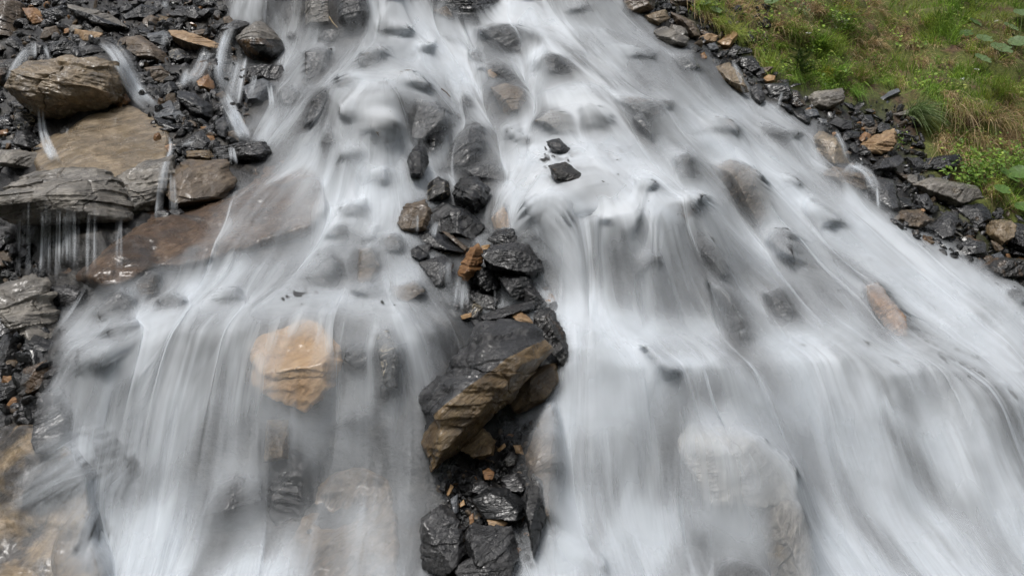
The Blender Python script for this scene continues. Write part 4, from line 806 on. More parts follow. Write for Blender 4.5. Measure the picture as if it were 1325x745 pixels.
spx = sx[None, :] + 0 * rows[:, None]
spy = rows[:, None] + 22 * vnoise(np.stack([spx / 70, rows[:, None] * .37 + 0 * spx, 0 * spx], -1), 77) + 16 * vnoise(np.stack([spx / 22, rows[:, None] * .77 + 0 * spx, 0 * spx], -1), 78)
eps = (.012 + .05 * rng.random_sample(R_))[:, None]
Y0 = zb(ZM, spx, spy) - eps
pos = at(spx, spy, Y0)
v0 = 1.0 + .4 * vnoise(np.stack([spx / 30, rows[:, None] + 0 * spx, 0 * spx], -1), 79)
r0 = zb(GR, spx, spy)
vel = np.stack([r0 * v0 * .8, -.55 * v0, -.6 * v0], -1)
TR = np.empty((ST, R_, NS, 3)); TPX = np.empty((ST, R_, NS)); TPY = np.empty((ST, R_, NS))
for j in range(ST):
    y = np.maximum(pos[..., 1], 1.0); px = pos[..., 0] / y * F + CX; py = CY - (pos[..., 2] - CAMZ) / y * F
    TR[j] = pos; TPX[j] = px; TPY[j] = py
    vel[..., 2] -= 9.8 * DT; vel *= 1 - .012
    vx, vy, vz = vel[..., 0], vel[..., 1], vel[..., 2]
    dpx = F * (vx / y - pos[..., 0] * vy / y ** 2); dpy = -F * (vz / y - (pos[..., 2] - CAMZ) * vy / y ** 2)
    tgt = zb(GR, px, py) * dpy
    vel[..., 0] += np.clip(.10 * (tgt - dpx) * y / F, -.25, .25)
    vel[..., 0] -= np.clip(zb(DGX, px, py) * .5, -.06, .06)
    pos = pos + vel * DT
    y = np.maximum(pos[..., 1], 1.0); px = pos[..., 0] / y * F + CX; py = CY - (pos[..., 2] - CAMZ) / y * F
    pen = pos[..., 1] - (zb(ZM, px, py) - eps)
    n = np.stack([zb(NZ[..., k], px, py) for k in range(3)], -1); n /= np.linalg.norm(n, axis=-1, keepdims=True) + 1e-9
    hit = pen > 0
    ray = np.stack([(px - CX) / F, np.ones_like(px), (CY - py) / F], -1); rl = np.linalg.norm(ray, axis=-1); nr = np.abs((n * ray).sum(-1))
    pos = pos + np.where(hit, np.clip(pen * nr, 0, .12), 0)[..., None] * n
    vn = (vel * n).sum(-1)
    vel = vel - np.where(hit & (vn < 0), vn * 1.0, 0)[..., None] * n
    vel = np.where(hit[..., None], vel * (1 - .085), vel)
def sm(A):
    A = blur(A, 2.4, 2); return blur(A, 1.6, 0)
TR = sm(TR)
yy = np.maximum(TR[..., 1], 1.0); TPX = TR[..., 0] / yy * F + CX; TPY = CY - (TR[..., 2] - CAMZ) / yy * F
ZK = np.minimum(blur2(ZC, .7), ZC)
lim = zb(ZK, TPX, TPY) - eps[None] * .8
lim = np.minimum(lim, blur(blur(lim, 1.0, 2), 1.0, 0))
newy = np.minimum(TR[..., 1], lim); newy = np.minimum(newy, blur(blur(newy, 1.0, 2), .8, 0))
TR = np.stack([TR[..., 0] / yy * newy, newy, (TR[..., 2] - CAMZ) / yy * newy + CAMZ], -1)
yy = np.maximum(TR[..., 1], 1.0); TPX = TR[..., 0] / yy * F + CX; TPY = CY - (TR[..., 2] - CAMZ) / yy * F
dens = np.linalg.norm(np.diff(TR, axis=2), axis=-1); dens = np.concatenate([dens, dens[..., -1:]], 2)
stretch = np.clip(dens[0][None] / (dens + 1e-4), .35, 1.6)
tt = (np.arange(ST) / (ST - 1))[:, None, None]
life = sstep(0, .22, tt) * (1 - sstep(.5, 1.0, tt))
def padd(A): return np.concatenate([A, A[..., -1:]], 2)
def padj(A): return np.concatenate([A, A[-1:]], 0)
ax_, ay_ = padd(np.diff(TPX, axis=2)), padd(np.diff(TPY, axis=2)); bx_, by_ = padj(np.diff(TPX, axis=0)), padj(np.diff(TPY, axis=0))
area = np.minimum(np.abs(ax_ * by_ - ay_ * bx_), 500.)
tear = dens > .45
wgt = np.where(tear, 0, area * life) / ZG ** 2
cu = np.round((TPX - ZX0) / ZG).astype(int); cv = np.round((TPY - ZY0) / ZG).astype(int)
ok = (cu >= 0) & (cu < nzx) & (cv >= 0) & (cv < nzy)
COV = np.zeros_like(ZF); np.add.at(COV, (cv[ok], cu[ok]), wgt[ok]); COV = blur2(COV, 1.5)
TAU = -np.log(1 - .982 * WAT)
flow = life * zb(TAU, TPX, TPY) / np.maximum(zb(COV, TPX, TPY), .45)
flow = blur(blur(flow, 1.8, 2), .8, 0)
print('coverage', np.percentile(COV[WAT > .5], [1, 5, 25, 50, 75]))
seg = np.concatenate([np.zeros((1, R_, NS)), np.cumsum(np.linalg.norm(np.diff(TR, axis=0), axis=-1), 0)], 0)
U = sx[None, None, :] * .0062 + 0 * seg + .02 * np.sin(rr_[None, :, None] * 2.1); seg = seg + rr_[None, :, None] * .42
idx = np.arange(ST * R_ * NS).reshape(ST, R_, NS)
q = np.stack([idx[:-1, :, :-1], idx[1:, :, :-1], idx[1:, :, 1:], idx[:-1, :, 1:]], -1)
mx = np.maximum.reduce([flow[:-1, :, :-1], flow[1:, :, :-1], flow[1:, :, 1:], flow[:-1, :, 1:]])
big = (dens[:-1, :, :-1] < .45) & (dens[1:, :, :-1] < .45)
inview = (TPX[:-1, :, :-1] > -120) & (TPX[:-1, :, :-1] < 1440) & (TPY[:-1, :, :-1] > -140) & (TPY[:-1, :, :-1] < 900)
keep = (mx > .02) & big & inview
q = q[keep]
def water_mat():
    m = bpy.data.materials.new('silky_white_water'); b = NB(m)
    uv = b.n('UVMap'); uv.uv_map = 'flow_uv'; fl = b.n('Attribute', attribute_name='flow')
    def stretch_noise(su, sv, det, rough, off):
        mp = b.n('Mapping'); mp.inputs['Scale'].default_value = (su, sv, 1); mp.inputs['Location'].default_value = (off, off * .7, off)
        b.l(uv.outputs[0], mp.inputs['Vector']); return b.noise(mp.outputs[0], 1.0, det, rough, .15)
    n1 = stretch_noise(14, .75, 3, .45, 3.1); n2 = stretch_noise(5.5, .9, 3, .5, 8.4); n3 = stretch_noise(60, .7, 2, .5, 1.7)
    s1 = b.n('MapRange', interpolation_type='SMOOTHSTEP'); b.l(n1, s1.inputs[0]); s1.inputs[1].default_value = .33; s1.inputs[2].default_value = .7
    s2 = b.n('MapRange', interpolation_type='SMOOTHSTEP'); b.l(n2, s2.inputs[0]); s2.inputs[1].default_value = .3; s2.inputs[2].default_value = .68
    s3 = b.n('MapRange'); b.l(n3, s3.inputs[0]); s3.inputs[1].default_value = .3; s3.inputs[2].default_value = .7
    k = b.math('ADD', b.math('MULTIPLY', s1.outputs[0], .9), b.math('ADD', b.math('MULTIPLY', s2.outputs[0], .9), b.math('MULTIPLY', s3.outputs[0], .14)))
    k = b.math('POWER', k, 2.2)
    so = b.n('Attribute', attribute_name='soft').outputs['Fac']
    k = b.math('ADD', b.math('MULTIPLY', k, b.math('SUBTRACT', 1.0, so)), b.math('MULTIPLY', so, 1.1))
    tau = b.math('MULTIPLY', fl.outputs['Fac'], b.math('ADD', b.math('MULTIPLY', k, .72), .10))
    al = b.math('SUBTRACT', 1.0, b.math('POWER', 2.718, b.math('MULTIPLY', tau, -1.0)))
    d = b.n('BsdfDiffuse'); d.inputs['Color'].default_value = (.85, .892, .935, 1)
    t = b.n('BsdfTranslucent'); t.inputs['Color'].default_value = (.85, .892, .935, 1)
    w = b.n('MixShader'); w.inputs[0].default_value = .35; b.l(d.outputs[0], w.inputs[1]); b.l(t.outputs[0], w.inputs[2])
    tr = b.n('BsdfTransparent'); mx_ = b.n('MixShader'); b.l(al, mx_.inputs[0]); b.l(tr.outputs[0], mx_.inputs[1]); b.l(w.outputs[0], mx_.inputs[2])
    o = b.n('OutputMaterial'); b.l(mx_.outputs[0], o.inputs[0]); return m
M['water'] = water_mat()
def water_obj(name, P, uvs, fl, faces, label, soft=None):
    used, inv = np.unique(faces, return_inverse=True); faces = inv.reshape(faces.shape)
    P, uvs, fl = P[used], uvs[used], fl[used]; soft = np.zeros(len(P)) if soft is None else soft[used]
    o = mesh_obj(name, P, faces, [M['water']])
    a = o.data.attributes.new('flow', 'FLOAT', 'POINT'); a.data.foreach_set('value', fl.astype(np.float32))
    a2 = o.data.attributes.new('soft', 'FLOAT', 'POINT'); a2.data.foreach_set('value', soft.astype(np.float32))
    u = o.data.uv_layers.new(name='flow_uv'); u.data.foreach_set('uv', uvs[faces.ravel()].astype(np.float32).ravel())
    tag(o, label, 'water', kind='structure'); return o
water_obj('water', TR.reshape(-1, 3), np.stack([U.ravel(), seg.ravel()], 1), flow.ravel(), q, 'silky white cascade water spreading over the rocks', np.clip(zb(SOFT, TPX, TPY) + .12 * (rr_ % 2)[None, :, None], 0, 1).ravel())
print('water quads', len(q))
# thin side trickles: narrow films following the rocks
def strands(rows_):
    out = []
    for poly, wid, st in rows_:
        if wid < 7: out.append((poly, wid, st)); continue
        p = pts(poly)
        for k in range(int(3 + wid / 5)):
            o_ = rng.uniform(-.5, .5) * wid
            out.append((' '.join('%f,%f' % (x + o_ * (.6 + .4 * j / len(p)) + rng.uniform(-2, 2), y + rng.uniform(-4, 4)) for j, (x, y) in enumerate(p)), rng.uniform(2.5, 5) + wid * .22, st * rng.uniform(.25, .8)))
        out.append((poly, wid * 1.15, st * .3))
    return out
def trickles(rows_):
    Vs, Us, Fl, Fq, base_ = [], [], [], [], 0
    for poly, wid, st in rows_:
        p = np.array(pts(poly)); L = np.concatenate([[0], np.cumsum(np.hypot(*np.diff(p, axis=0).T))]); n = max(int(L[-1] / 3), 6)
        t = np.linspace(0, L[-1], n); x = np.interp(t, L, p[:, 0]); y = np.interp(t, L, p[:, 1])
        x = blur(x, min(2, n // 8), 0); y = blur(y, min(2, n // 8), 0)
        tx, ty = np.gradient(x), np.gradient(y); l = np.hypot(tx, ty) + 1e-6; nx, ny = -ty / l, tx / l
        m = 13; s = np.linspace(-1, 1, m); wv = wid * (.75 + .35 * np.linspace(0, 1, n))
        X = x[:, None] + nx[:, None] * s[None] * wv[:, None] / 2; Y = y[:, None] + ny[:, None] * s[None] * wv[:, None] / 2
        D = np.minimum.reduce([zb(ZS, X + a_, Y + b_) for a_ in (-4, 0, 4) for b_ in (-4, 0, 4)])
        D = blur(blur(D, 1.5, 0), 1, 1) - .035
        P = at(X, Y, D); fl = .42 * st * (1 - np.abs(s[None]) ** 2) ** 1.3 * (.35 + 1.3 * np.clip(.5 + .9 * vnoise(np.stack([s[None] * wid * .22 + 0 * X, t[:, None] * .012 + 0 * X, 0 * X + base_ * .37], -1), 4), 0, 1)) * (sstep(0, .25, np.linspace(0, 1, n)) * (1 - sstep(.6, 1, np.linspace(0, 1, n))))[:, None]
        Vs.append(P.reshape(-1, 3)); Us.append(np.stack([(s[None] * wid / 2 * .006 + base_ * .013 + 0 * X).ravel(), (t[:, None] * .006 + 0 * X).ravel()], 1)); Fl.append(fl.ravel())
        Fq.append(grid_faces(n, m) + base_); base_ += n * m
    water_obj('water', np.concatenate(Vs), np.concatenate(Us), np.concatenate(Fl), np.concatenate(Fq), 'thin side trickles running between the rocks beside the cascade')
TRK = [('128,56 145,62 160,84 170,110 185,130 205,142', 30, 1.3), ('150,72 165,95 178,118 196,136', 22, 1.3), ('40,58 26,80 14,108', 22, .8), ('42,54 44,78', 8, .9), ('58,58 62,76', 7, .8), ('52,140 54,168 62,190 74,210', 11, 1.1), ('60,186 72,206', 14, 1.2),
       ('216,172 222,192 212,215 208,255', 13, 1.1), ('210,214 206,285', 9, 1.0), ('222,222 226,280', 12, .8), ('213,0 216,14', 8, 1.0), ('214,38 213,62', 8, 1.0), ('268,60 258,90 236,112', 24, 1.1), ('240,88 232,112', 18, 1.1),
       ('296,140 306,165 312,182', 20, 1.3), ('286,118 302,150 318,182', 22, 1.1), ('302,30 290,55 284,90 292,120', 30, 1.2), ('310,70 300,110 296,140', 30, 1.1), ('330,95 322,130', 8, 1.0), ('348,110 352,140', 7, 1.2), ('300,190 301,210', 8, 1.2), ('250,182 236,188', 8, .8),
       ('945,76 955,90 962,110 968,126', 9, 1.2), ('1013,116 1006,144', 6, .7), ('1080,168 1090,188 1098,210', 8, 1.0), ('1098,212 1120,222 1136,250', 18, 1.0), ('1134,240 1137,276', 7, 1.3), ('1120,244 1122,270', 6, .8), ('1108,210 1096,226', 30, .6),
       ('578,336 576,372', 22, .7), ('596,356 592,400', 16, .9), ('604,360 604,398', 9, .7), ('640,372 641,398', 2.5, .8), ('566,285 560,305', 14, .9), ('540,276 536,302', 8, 1.0),
       ('150,150 148,166', 5, .5), ('88,165 86,176', 5, .5), ('700,300 706,330', 6, .4)]
for x, y, x2, y2 in ((168,560,20,640), (160,570,40,690), (172,590,80,720), (150,548,30,600), (180,600,110,745), (165,585,55,650), (140,600,0,668), (185,570,130,700)):
    TRK.append(('%f,%f %f,%f %f,%f' % (x, y, (x * .5 + x2 * .5), (y * .62 + y2 * .38), x2, y2), 52, .5))
for x0, x1, w in ((24, 42, .9), (56, 104, 1.0), (112, 128, .5), (150, 160, .3)):
    for x in np.arange(x0, x1, 4.5):
        x += rng.uniform(-2, 2); TRK.append(('%f,%f %f,%f %f,%f' % (x, 262 + rng.uniform(-8, 14), x - 1, 310, x - 1.5, 352 + rng.uniform(-12, 18)), rng.uniform(3, 9), w * rng.uniform(.5, 1.2)))
trickles(strands(TRK))
# ------------------------------------------------------------------ plants of the bank
def leaf_mat(name, rough=.5, trans=.35):
    m = bpy.data.materials.new(name); b = NB(m)
    c = b.n('Attribute', attribute_name='tint')
    geo = b.n('NewGeometry'); n = b.noise(geo.outputs['Position'], 30, 3)
    col = b.mix(1.0, c.outputs['Color'], b.ramp(n, [(.3, (.75, .75, .75)), (.7, (1.2, 1.2, 1.2))]), 'MULTIPLY')
    p = b.n('BsdfPrincipled'); b.l(col, p.inputs['Base Color']); p.inputs['Roughness'].default_value = rough; p.inputs['Specular IOR Level'].default_value = .35
    t = b.n('BsdfTranslucent'); b.l(col, t.inputs['Color'])
    x = b.n('MixShader'); x.inputs[0].default_value = trans; b.l(p.outputs[0], x.inputs[1]); b.l(t.outputs[0], x.inputs[2])
    o = b.n('OutputMaterial'); b.l(x.outputs[0], o.inputs[0]); return m
M['leaf'] = leaf_mat('plant_leaf'); 
GREEN = 1.85 * np.array([(.11, .19, .03), (.17, .26, .04), (.08, .14, .025), (.22, .30, .05), (.19, .21, .05)])
STRAW = 1.3 * np.array([(.42, .31, .17), (.30, .21, .10), (.50, .40, .24), (.20, .14, .07)])
def tint(o, col):
    a = o.data.attributes.new('tint', 'FLOAT_COLOR', 'POINT'); c = np.concatenate([col, np.ones((len(col), 1))], 1); a.data.foreach_set('color', c.astype(np.float32).ravel())
def blades(root, d0, L, w, droop, col, rng, seg=4):
    n = len(root); t = np.linspace(0, 1, seg + 1)[None, :, None]
    side = np.cross(d0, rng.normal(size=(n, 3))); side /= np.linalg.norm(side, axis=1)[:, None] + 1e-9
    P = root[:, None] + d0[:, None] * (L[:, None, None] * t) + np.array([0, 0, -1.0]) * (L * droop)[:, None, None] * t ** 2
    ww = (w[:, None, None] * (1 - .92 * t ** 1.5)) / 2
    V = np.stack([P - side[:, None] * ww, P + side[:, None] * ww], 2).reshape(n, -1, 3)
    i = np.arange(seg) * 2; f = np.stack([i, i + 1, i + 3, i + 2], 1)
    Fc = (f[None] + (np.arange(n) * 2 * (seg + 1))[:, None, None]).reshape(-1, 4)
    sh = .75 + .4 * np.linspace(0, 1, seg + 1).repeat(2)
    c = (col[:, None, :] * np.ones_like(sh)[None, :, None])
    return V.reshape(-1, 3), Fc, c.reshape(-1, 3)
def bank_frame(px, py):
    Yv = bil(YD, px, py); p = at(px, py, Yv)
    n = np.stack([bil(NW[..., k], px, py) for k in range(3)], -1); return p, n / np.linalg.norm(n, axis=-1, keepdims=True)
rng = np.random.RandomState(11)
TURF = '905,-8 902,24 940,42 978,66 988,92 1004,98 1040,106 1060,116 1105,128 1128,112 1150,108 1185,122 1205,120 1225,150 1215,200 1250,215 1290,260 1330,280 1440,330 1440,-110 860,-110 880,-60'
def pick(px, py, rng, bias=0.0):
    s = fbm(np.stack([px / 45, py / 38, 0 * px], -1), 3, 40) * 1.5 + bias
    for x, y, rx, ry, a in ((1170, 45, 45, 30, .5), (1280, 168, 60, 34, .75), (1125, 75, 30, 30, .4), (1060, 50, 40, 25, .2), (1185, 85, 20, 22, .7), (960, 30, 40, 30, .25), (1300, 110, 40, 25, -.6), (1240, 12, 60, 20, -.5), (1090, 100, 40, 20, -.5), (1045, 55, 30, 30, -.35)):
        s = s + a * np.exp(-(((px - x) / rx) ** 2 + ((py - y) / ry) ** 2))
    st = rng.random_sample(len(px)) < sstep(-.25, .75, s)
    gi = np.clip(((fbm(np.stack([px / 30, py / 30, 0 * px], -1), 2, 44) * .9 + .5) * 5 + rng.normal(size=len(px)) * .9), 0, 4).astype(int)
    col = np.where(st[:, None], STRAW[rng.randint(0, 4, len(px))], GREEN[gi]); return st, col * rng.uniform(.7, 1.25, (len(px), 1))
px_, py_ = scatter(TURF, 34000, rng)
cx_, cy_ = scatter(TURF, 1150, rng); cl = np.repeat(np.arange(1150), 34)
px_ = np.concatenate([px_, cx_[cl] + rng.normal(size=len(cl)) * 4.5]); py_ = np.concatenate([py_, cy_[cl] + rng.normal(size=len(cl)) * 3.0])
clid = np.concatenate([np.full(34000, -1), cl])
den = fbm(np.stack([px_ / 26, py_ / 20, 0 * px_], -1), 3, 51)
k_ = (den > -.35 + .25 * (rng.random_sample(len(px_)) - .5)) | (px_ > 1345) | (py_ < -20)
bare = np.zeros(len(px_), bool)
for x, y, rx, ry in ((1208, 92, 22, 22), (1165, 70, 16, 9), (1230, 70, 24, 8), (1165, 105, 26, 10), (1018, 45, 16, 12)):
    bare |= (((px_ - x) / rx) ** 2 + ((py_ - y) / ry) ** 2) < 1
k_ &= ~bare | (rng.random_sample(len(px_)) < .12)
px_, py_, clid = px_[k_], py_[k_], clid[k_]
p, n = bank_frame(px_, py_); st, col = pick(px_, py_, rng); N_ = len(px_)
inc = clid >= 0; cst = rng.random_sample(1150); clean = rng.normal(size=(1150, 3)) * np.array([.35, .15, .15]); clen = rng.uniform(.8, 1.7, 1150); ccol = rng.uniform(.7, 1.4, (1150, 1)) * np.array([1, 1, 1])
d0 = n * .55 + np.array([0, -.1, .75]) + rng.normal(size=(N_, 3)) * .33 + np.where(inc[:, None], clean[clid], 0); col = col * np.where(inc[:, None], ccol[clid], .8); d0[st] += np.array([0, -.15, -.25])
d0 /= np.linalg.norm(d0, axis=1)[:, None]
L = np.where(inc, clen[clid], .75) * rng.uniform(.10, .26, N_) * (1 + .5 * fbm(np.stack([px_ / 50, py_ / 50, 0 * px_], -1), 2, 60))
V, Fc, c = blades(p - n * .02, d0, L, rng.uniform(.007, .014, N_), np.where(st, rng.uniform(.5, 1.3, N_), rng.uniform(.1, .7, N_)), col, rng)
# a fringe of long blades hanging over the edge of the turf
FR = np.array(pts('905,0 903,20 938,42 976,66 988,90 1004,100 1040,108 1062,116 1104,126 1128,110 1150,106 1180,120 1206,118 1226,150 1218,195 1250,212 1288,255 1330,276'))
fl_ = np.concatenate([[0], np.cumsum(np.hypot(*np.diff(FR, axis=0).T))]); ft = rng.uniform(0, fl_[-1], 5200)
fx = np.interp(ft, fl_, FR[:, 0]) + rng.normal(size=5200) * 5; fy = np.interp(ft, fl_, FR[:, 1]) - np.abs(rng.normal(size=5200)) * 7 + 3
kf = fbm(np.stack([ft / 16, 0 * ft, 0 * ft], -1), 2, 90) > -.12; fx, fy = fx[kf], fy[kf]; pf, nf_ = bank_frame(fx, fy); stf, colf = pick(fx, fy, rng, .25); M_ = len(fx)
df = nf_ * .9 + np.array([0, -.2, .25]) + rng.normal(size=(M_, 3)) * .3; df /= np.linalg.norm(df, axis=1)[:, None]
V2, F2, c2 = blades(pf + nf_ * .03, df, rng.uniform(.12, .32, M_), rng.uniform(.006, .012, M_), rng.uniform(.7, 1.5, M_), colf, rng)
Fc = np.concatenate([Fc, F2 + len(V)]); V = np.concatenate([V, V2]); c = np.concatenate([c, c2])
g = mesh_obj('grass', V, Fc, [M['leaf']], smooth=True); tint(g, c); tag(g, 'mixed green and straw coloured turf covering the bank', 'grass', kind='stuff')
# low herbs between the blades: small round leaves
def leaf_discs(cen, nrm, size, col, rng, asp=.75, seg=7, fold=.25):
    n_ = len(cen); a = np.linspace(0, 2 * np.pi, seg, endpoint=False)
    u = np.cross(nrm, rng.normal(size=(n_, 3))); u /= np.linalg.norm(u, axis=1)[:, None]; v = np.cross(nrm, u)
    ring = cen[:, None] + size[:, None, None] * (np.cos(a)[None, :, None] * u[:, None] + asp * np.sin(a)[None, :, None] * v[:, None] + fold * (np.abs(np.sin(a)) ** 2)[None, :, None] * nrm[:, None] * asp)
    V = np.concatenate([ring, cen[:, None]], 1).reshape(-1, 3)
    i = np.arange(seg); f = np.stack([i, (i + 1) % seg, np.full(seg, seg)], 1)
    Fc = (f[None] + (np.arange(n_) * (seg + 1))[:, None, None]).reshape(-1, 3)
    return V, Fc, np.repeat(col, seg + 1, axis=0)
px_, py_ = scatter(TURF, 9000, rng)
hb_ = fbm(np.stack([px_ / 40, py_ / 32, 0 * px_], -1), 3, 71) + .5 * np.exp(-(((px_ - 1290) / 70) ** 2 + ((py_ - 225) / 40) ** 2)) > .08
px_, py_ = px_[hb_], py_[hb_]; N_ = len(px_); p, n = bank_frame(px_, py_)
nn = n * .6 + np.array([0, -.2, .7]) + rng.normal(size=(N_, 3)) * .4; nn /= np.linalg.norm(nn, axis=1)[:, None]
V, Fc, c = leaf_discs(p + n * rng.uniform(.02, .14, (N_, 1)), nn, rng.uniform(.012, .03, N_), GREEN[rng.randint(0, 5, N_)] * rng.uniform(.7, 1.3, (N_, 1)), rng)
hbs = mesh_obj('ground_herbs', V, Fc, [M['leaf']]); tint(hbs, c); tag(hbs, 'small round-leaved herbs scattered through the turf', 'herbs', kind='stuff')

def tuft(px, py, n, L, lean, droop, pal, label, spread=.07, w=.007, lift=.02, name='grass_tuft', cat='grass tuft', group='grass tufts of the bank'):
    rng = np.random.RandomState(int(px * 7 + py)); p, nr = bank_frame(np.array([px]), np.array([py]))
    c0 = p[0] + nr[0] * lift
    root = rng.normal(size=(n, 3)) * spread * np.array([1, .5, .5])
    d0 = np.array(lean) + rng.normal(size=(n, 3)) * .34; d0 /= np.linalg.norm(d0, axis=1)[:, None]
    Ls = L * rng.uniform(.45, 1.1, n); pal = np.array(pal)
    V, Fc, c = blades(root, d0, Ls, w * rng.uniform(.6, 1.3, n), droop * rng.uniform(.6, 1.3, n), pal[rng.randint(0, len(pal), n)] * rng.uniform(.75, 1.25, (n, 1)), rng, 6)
    o = mesh_obj(name, V, Fc, [M['leaf']], loc=c0); tint(o, c); tag(o, label, cat, group); return o
BR = [(.20, .31, .04), (.27, .36, .06), (.14, .23, .03)]; YL = [(.40, .40, .07), (.24, .30, .05), (.48, .38, .08)]
SG = [(.20, .30, .10), (.28, .38, .16), (.14, .22, .07), (.34, .42, .22)]
tuft(1184, 158, 480, .50, (.42, -.55, .5), .62, SG, 'arching blue-green grass tuft hanging over the dark stones', .05, .009, .12)
tuft(1112, 104, 300, .36, (.0, -.4, .8), .5, BR + list(STRAW[:1]), 'bright green grass tuft left of the blue-grey flat slab', .10)
tuft(1068, 98, 160, .24, (-.1, -.5, .6), .6, YL, 'yellow-green grass tuft drooping over the broad grey slab', .07)
tuft(1172, 42, 300, .38, (-.05, -.6, .35), .95, STRAW, 'upper mat of dry straw grass hanging down the bank', .13)
tuft(1190, 82, 220, .36, (.0, -.6, .2), 1.0, STRAW, 'dry straw grass hanging beside the brown earth hollow', .09)
tuft(1245, 142, 260, .40, (-.15, -.6, .3), 1.05, list(STRAW) + BR[:1], 'dry straw grass hanging above the arching blue-green tuft', .11)
tuft(1300, 160, 320, .42, (.0, -.6, .3), 1.0, list(STRAW) + BR[:1], 'thick straw and green curtain of grass at the right edge', .15)
tuft(1245, 100, 90, .34, (.0, -.25, .9), .2, BR, 'upright bright green grass beside the two white flowers', .08)
tuft(1120, 70, 200, .30, (.0, -.6, .35), .9, list(STRAW) + BR, 'brown-green grass hanging above the bright green tuft', .11)
tuft(1075, 62, 200, .28, (-.05, -.35, .8), .5, BR, 'dense green grass right of the dark spruce seedling', .12)
tuft(1010, 62, 90, .20, (-.3, -.5, .5), .7, BR, 'small broad-bladed green tuft left of the dark spruce seedling', .06, .012)
tuft(1290, 118, 300, .32, (-.1, -.35, .8), .4, BR, 'lush green grass under the butterbur leaves on the right', .16)
tuft(1030, 40, 220, .34, (-.05, -.5, .5), .8, BR + list(STRAW[:1]), 'long green clump hanging above the dark spruce seedling', .10)
tuft(960, 28, 260, .32, (-.2, -.6, .25), 1.0, list(STRAW) + BR, 'straw and green clump drooping over the bright sandy block', .10)
tuft(1148, 30, 260, .36, (.0, -.55, .4), .85, BR + list(STRAW[:2]), 'long mixed clump left of the upper straw mat', .11)
tuft(1215, 40, 260, .36, (.1, -.5, .5), .8, BR, 'long fresh green clump right of the upper straw mat', .11)
tuft(1262, 180, 240, .36, (-.2, -.6, .2), 1.0, list(STRAW) + BR[:1], 'dry clump hanging just above the leafy shrub', .10)
tuft(1226, 128, 200, .34, (-.1, -.6, .3), 1.0, list(STRAW), 'pale straw clump left of the dry mat above the arching tuft', .08)
tuft(1090, 20, 200, .34, (.0, -.4, .7), .6, BR + YL, 'yellowish green clump at the top of the bank', .12)
tuft(1140, 100, 160, .30, (.1, -.6, .3), .9, list(STRAW) + BR, 'small drooping clump just above the blue-grey flat slab', .06)
# single dry stalks
def tube(P, r, m_, name, label, cat, group=None, sides=6):
    P = np.array(P, float); n_ = len(P); T = np.gradient(P, axis=0); T /= np.linalg.norm(T, axis=1)[:, None]
    u = np.cross(T, [0.31, .2, .93]); u /= np.linalg.norm(u, axis=1)[:, None]; v = np.cross(T, u); a = np.linspace(0, 2 * np.pi, sides, endpoint=False)
    rr = r * np.linspace(1, .6, n_)
    V = (P[:, None] + rr[:, None, None] * (np.cos(a)[None, :, None] * u[:, None] + np.sin(a)[None, :, None] * v[:, None])).reshape(-1, 3)
    i = np.arange(n_ * sides).reshape(n_, sides); j = np.roll(i, -1, 1)
    Fc = np.stack([i[:-1].ravel(), i[1:].ravel(), j[1:].ravel(), j[:-1].ravel()], 1)
    c = P[0]; o = mesh_obj(name, V - c, Fc, [m_], loc=c)
    if label: tag(o, label, cat, group)
    return o
def flat(name, col, rough=.7):
    m = bpy.data.materials.new(name); b = NB(m); p = b.n('BsdfPrincipled'); tc = b.n('TexCoord')
    b.l(b.ramp(b.noise(tc.outputs['Object'], 40, 4), [(.3, tuple(x * .6 for x in col)), (.7, tuple(x * 1.25 for x in col))]), p.inputs['Base Color']); p.inputs['Roughness'].default_value = rough
    o = b.n('OutputMaterial'); b.l(p.outputs[0], o.inputs[0]); return m
M['straw'] = flat('dry_straw', (.34, .25, .13)); M['bark'] = flat('wet_bark', (.06, .035, .022), .4); M['petal'] = flat('white_petal', (.8, .8, .78)); M['stem'] = flat('green_stem', (.09, .12, .03))
def at_off(x, y, off): return at(np.array([x]), np.array([y]), bil(YD, np.array([x]), np.array([y])) - off)[0]
def curve(px, offs, n=14):
    q = np.array([at_off(x, y, o_) for (x, y), o_ in zip(px, offs)]); t = np.linspace(0, len(q) - 1, n); return blur(np.stack([np.interp(t, np.arange(len(q)), q[:, k]) for k in range(3)], 1), 1, 0)
for px, offs, lab in (([(1262, 150), (1240, 165), (1215, 190), (1200, 215)], (.1, .22, .3, .3), 'long dry stalk bending down across the arching tuft'),
                      ([(1275, 152), (1250, 172), (1228, 192)], (.1, .22, .3), 'short dry stalk right of the long bending one'),
                      ([(1205, 84), (1222, 96), (1240, 94), (1265, 93)], (.1, .18, .15, .1), 'straw lying sideways across the brown earth hollow'),
                      ([(1212, 66), (1240, 65), (1275, 67)], (.1, .18, .1), 'straw lying level above the brown earth hollow'),
                      ([(1047, 14), (1049, 26), (1042, 38), (1035, 44)], (.1, .18, .2, .2), 'thin dead twig arching over the turf above the spruce seedling')):
    tube(curve(px, offs), .0045, M['straw'], 'dry_stalk', lab, 'dry stalk', 'dry stalks on the bank')
for px, offs, lab in (([(899, -20), (899, 5), (899, 26)], (.25, .25, .22), 'longer of two pale roots hanging from the turf at the top'), ([(888, -20), (889, 0), (890, 14)], (.25, .25, .22), 'shorter of two pale roots hanging from the turf at the top')):
    tube(curve(px, offs), .006, M['straw'], 'hanging_root', lab, 'root', 'roots hanging from the turf')
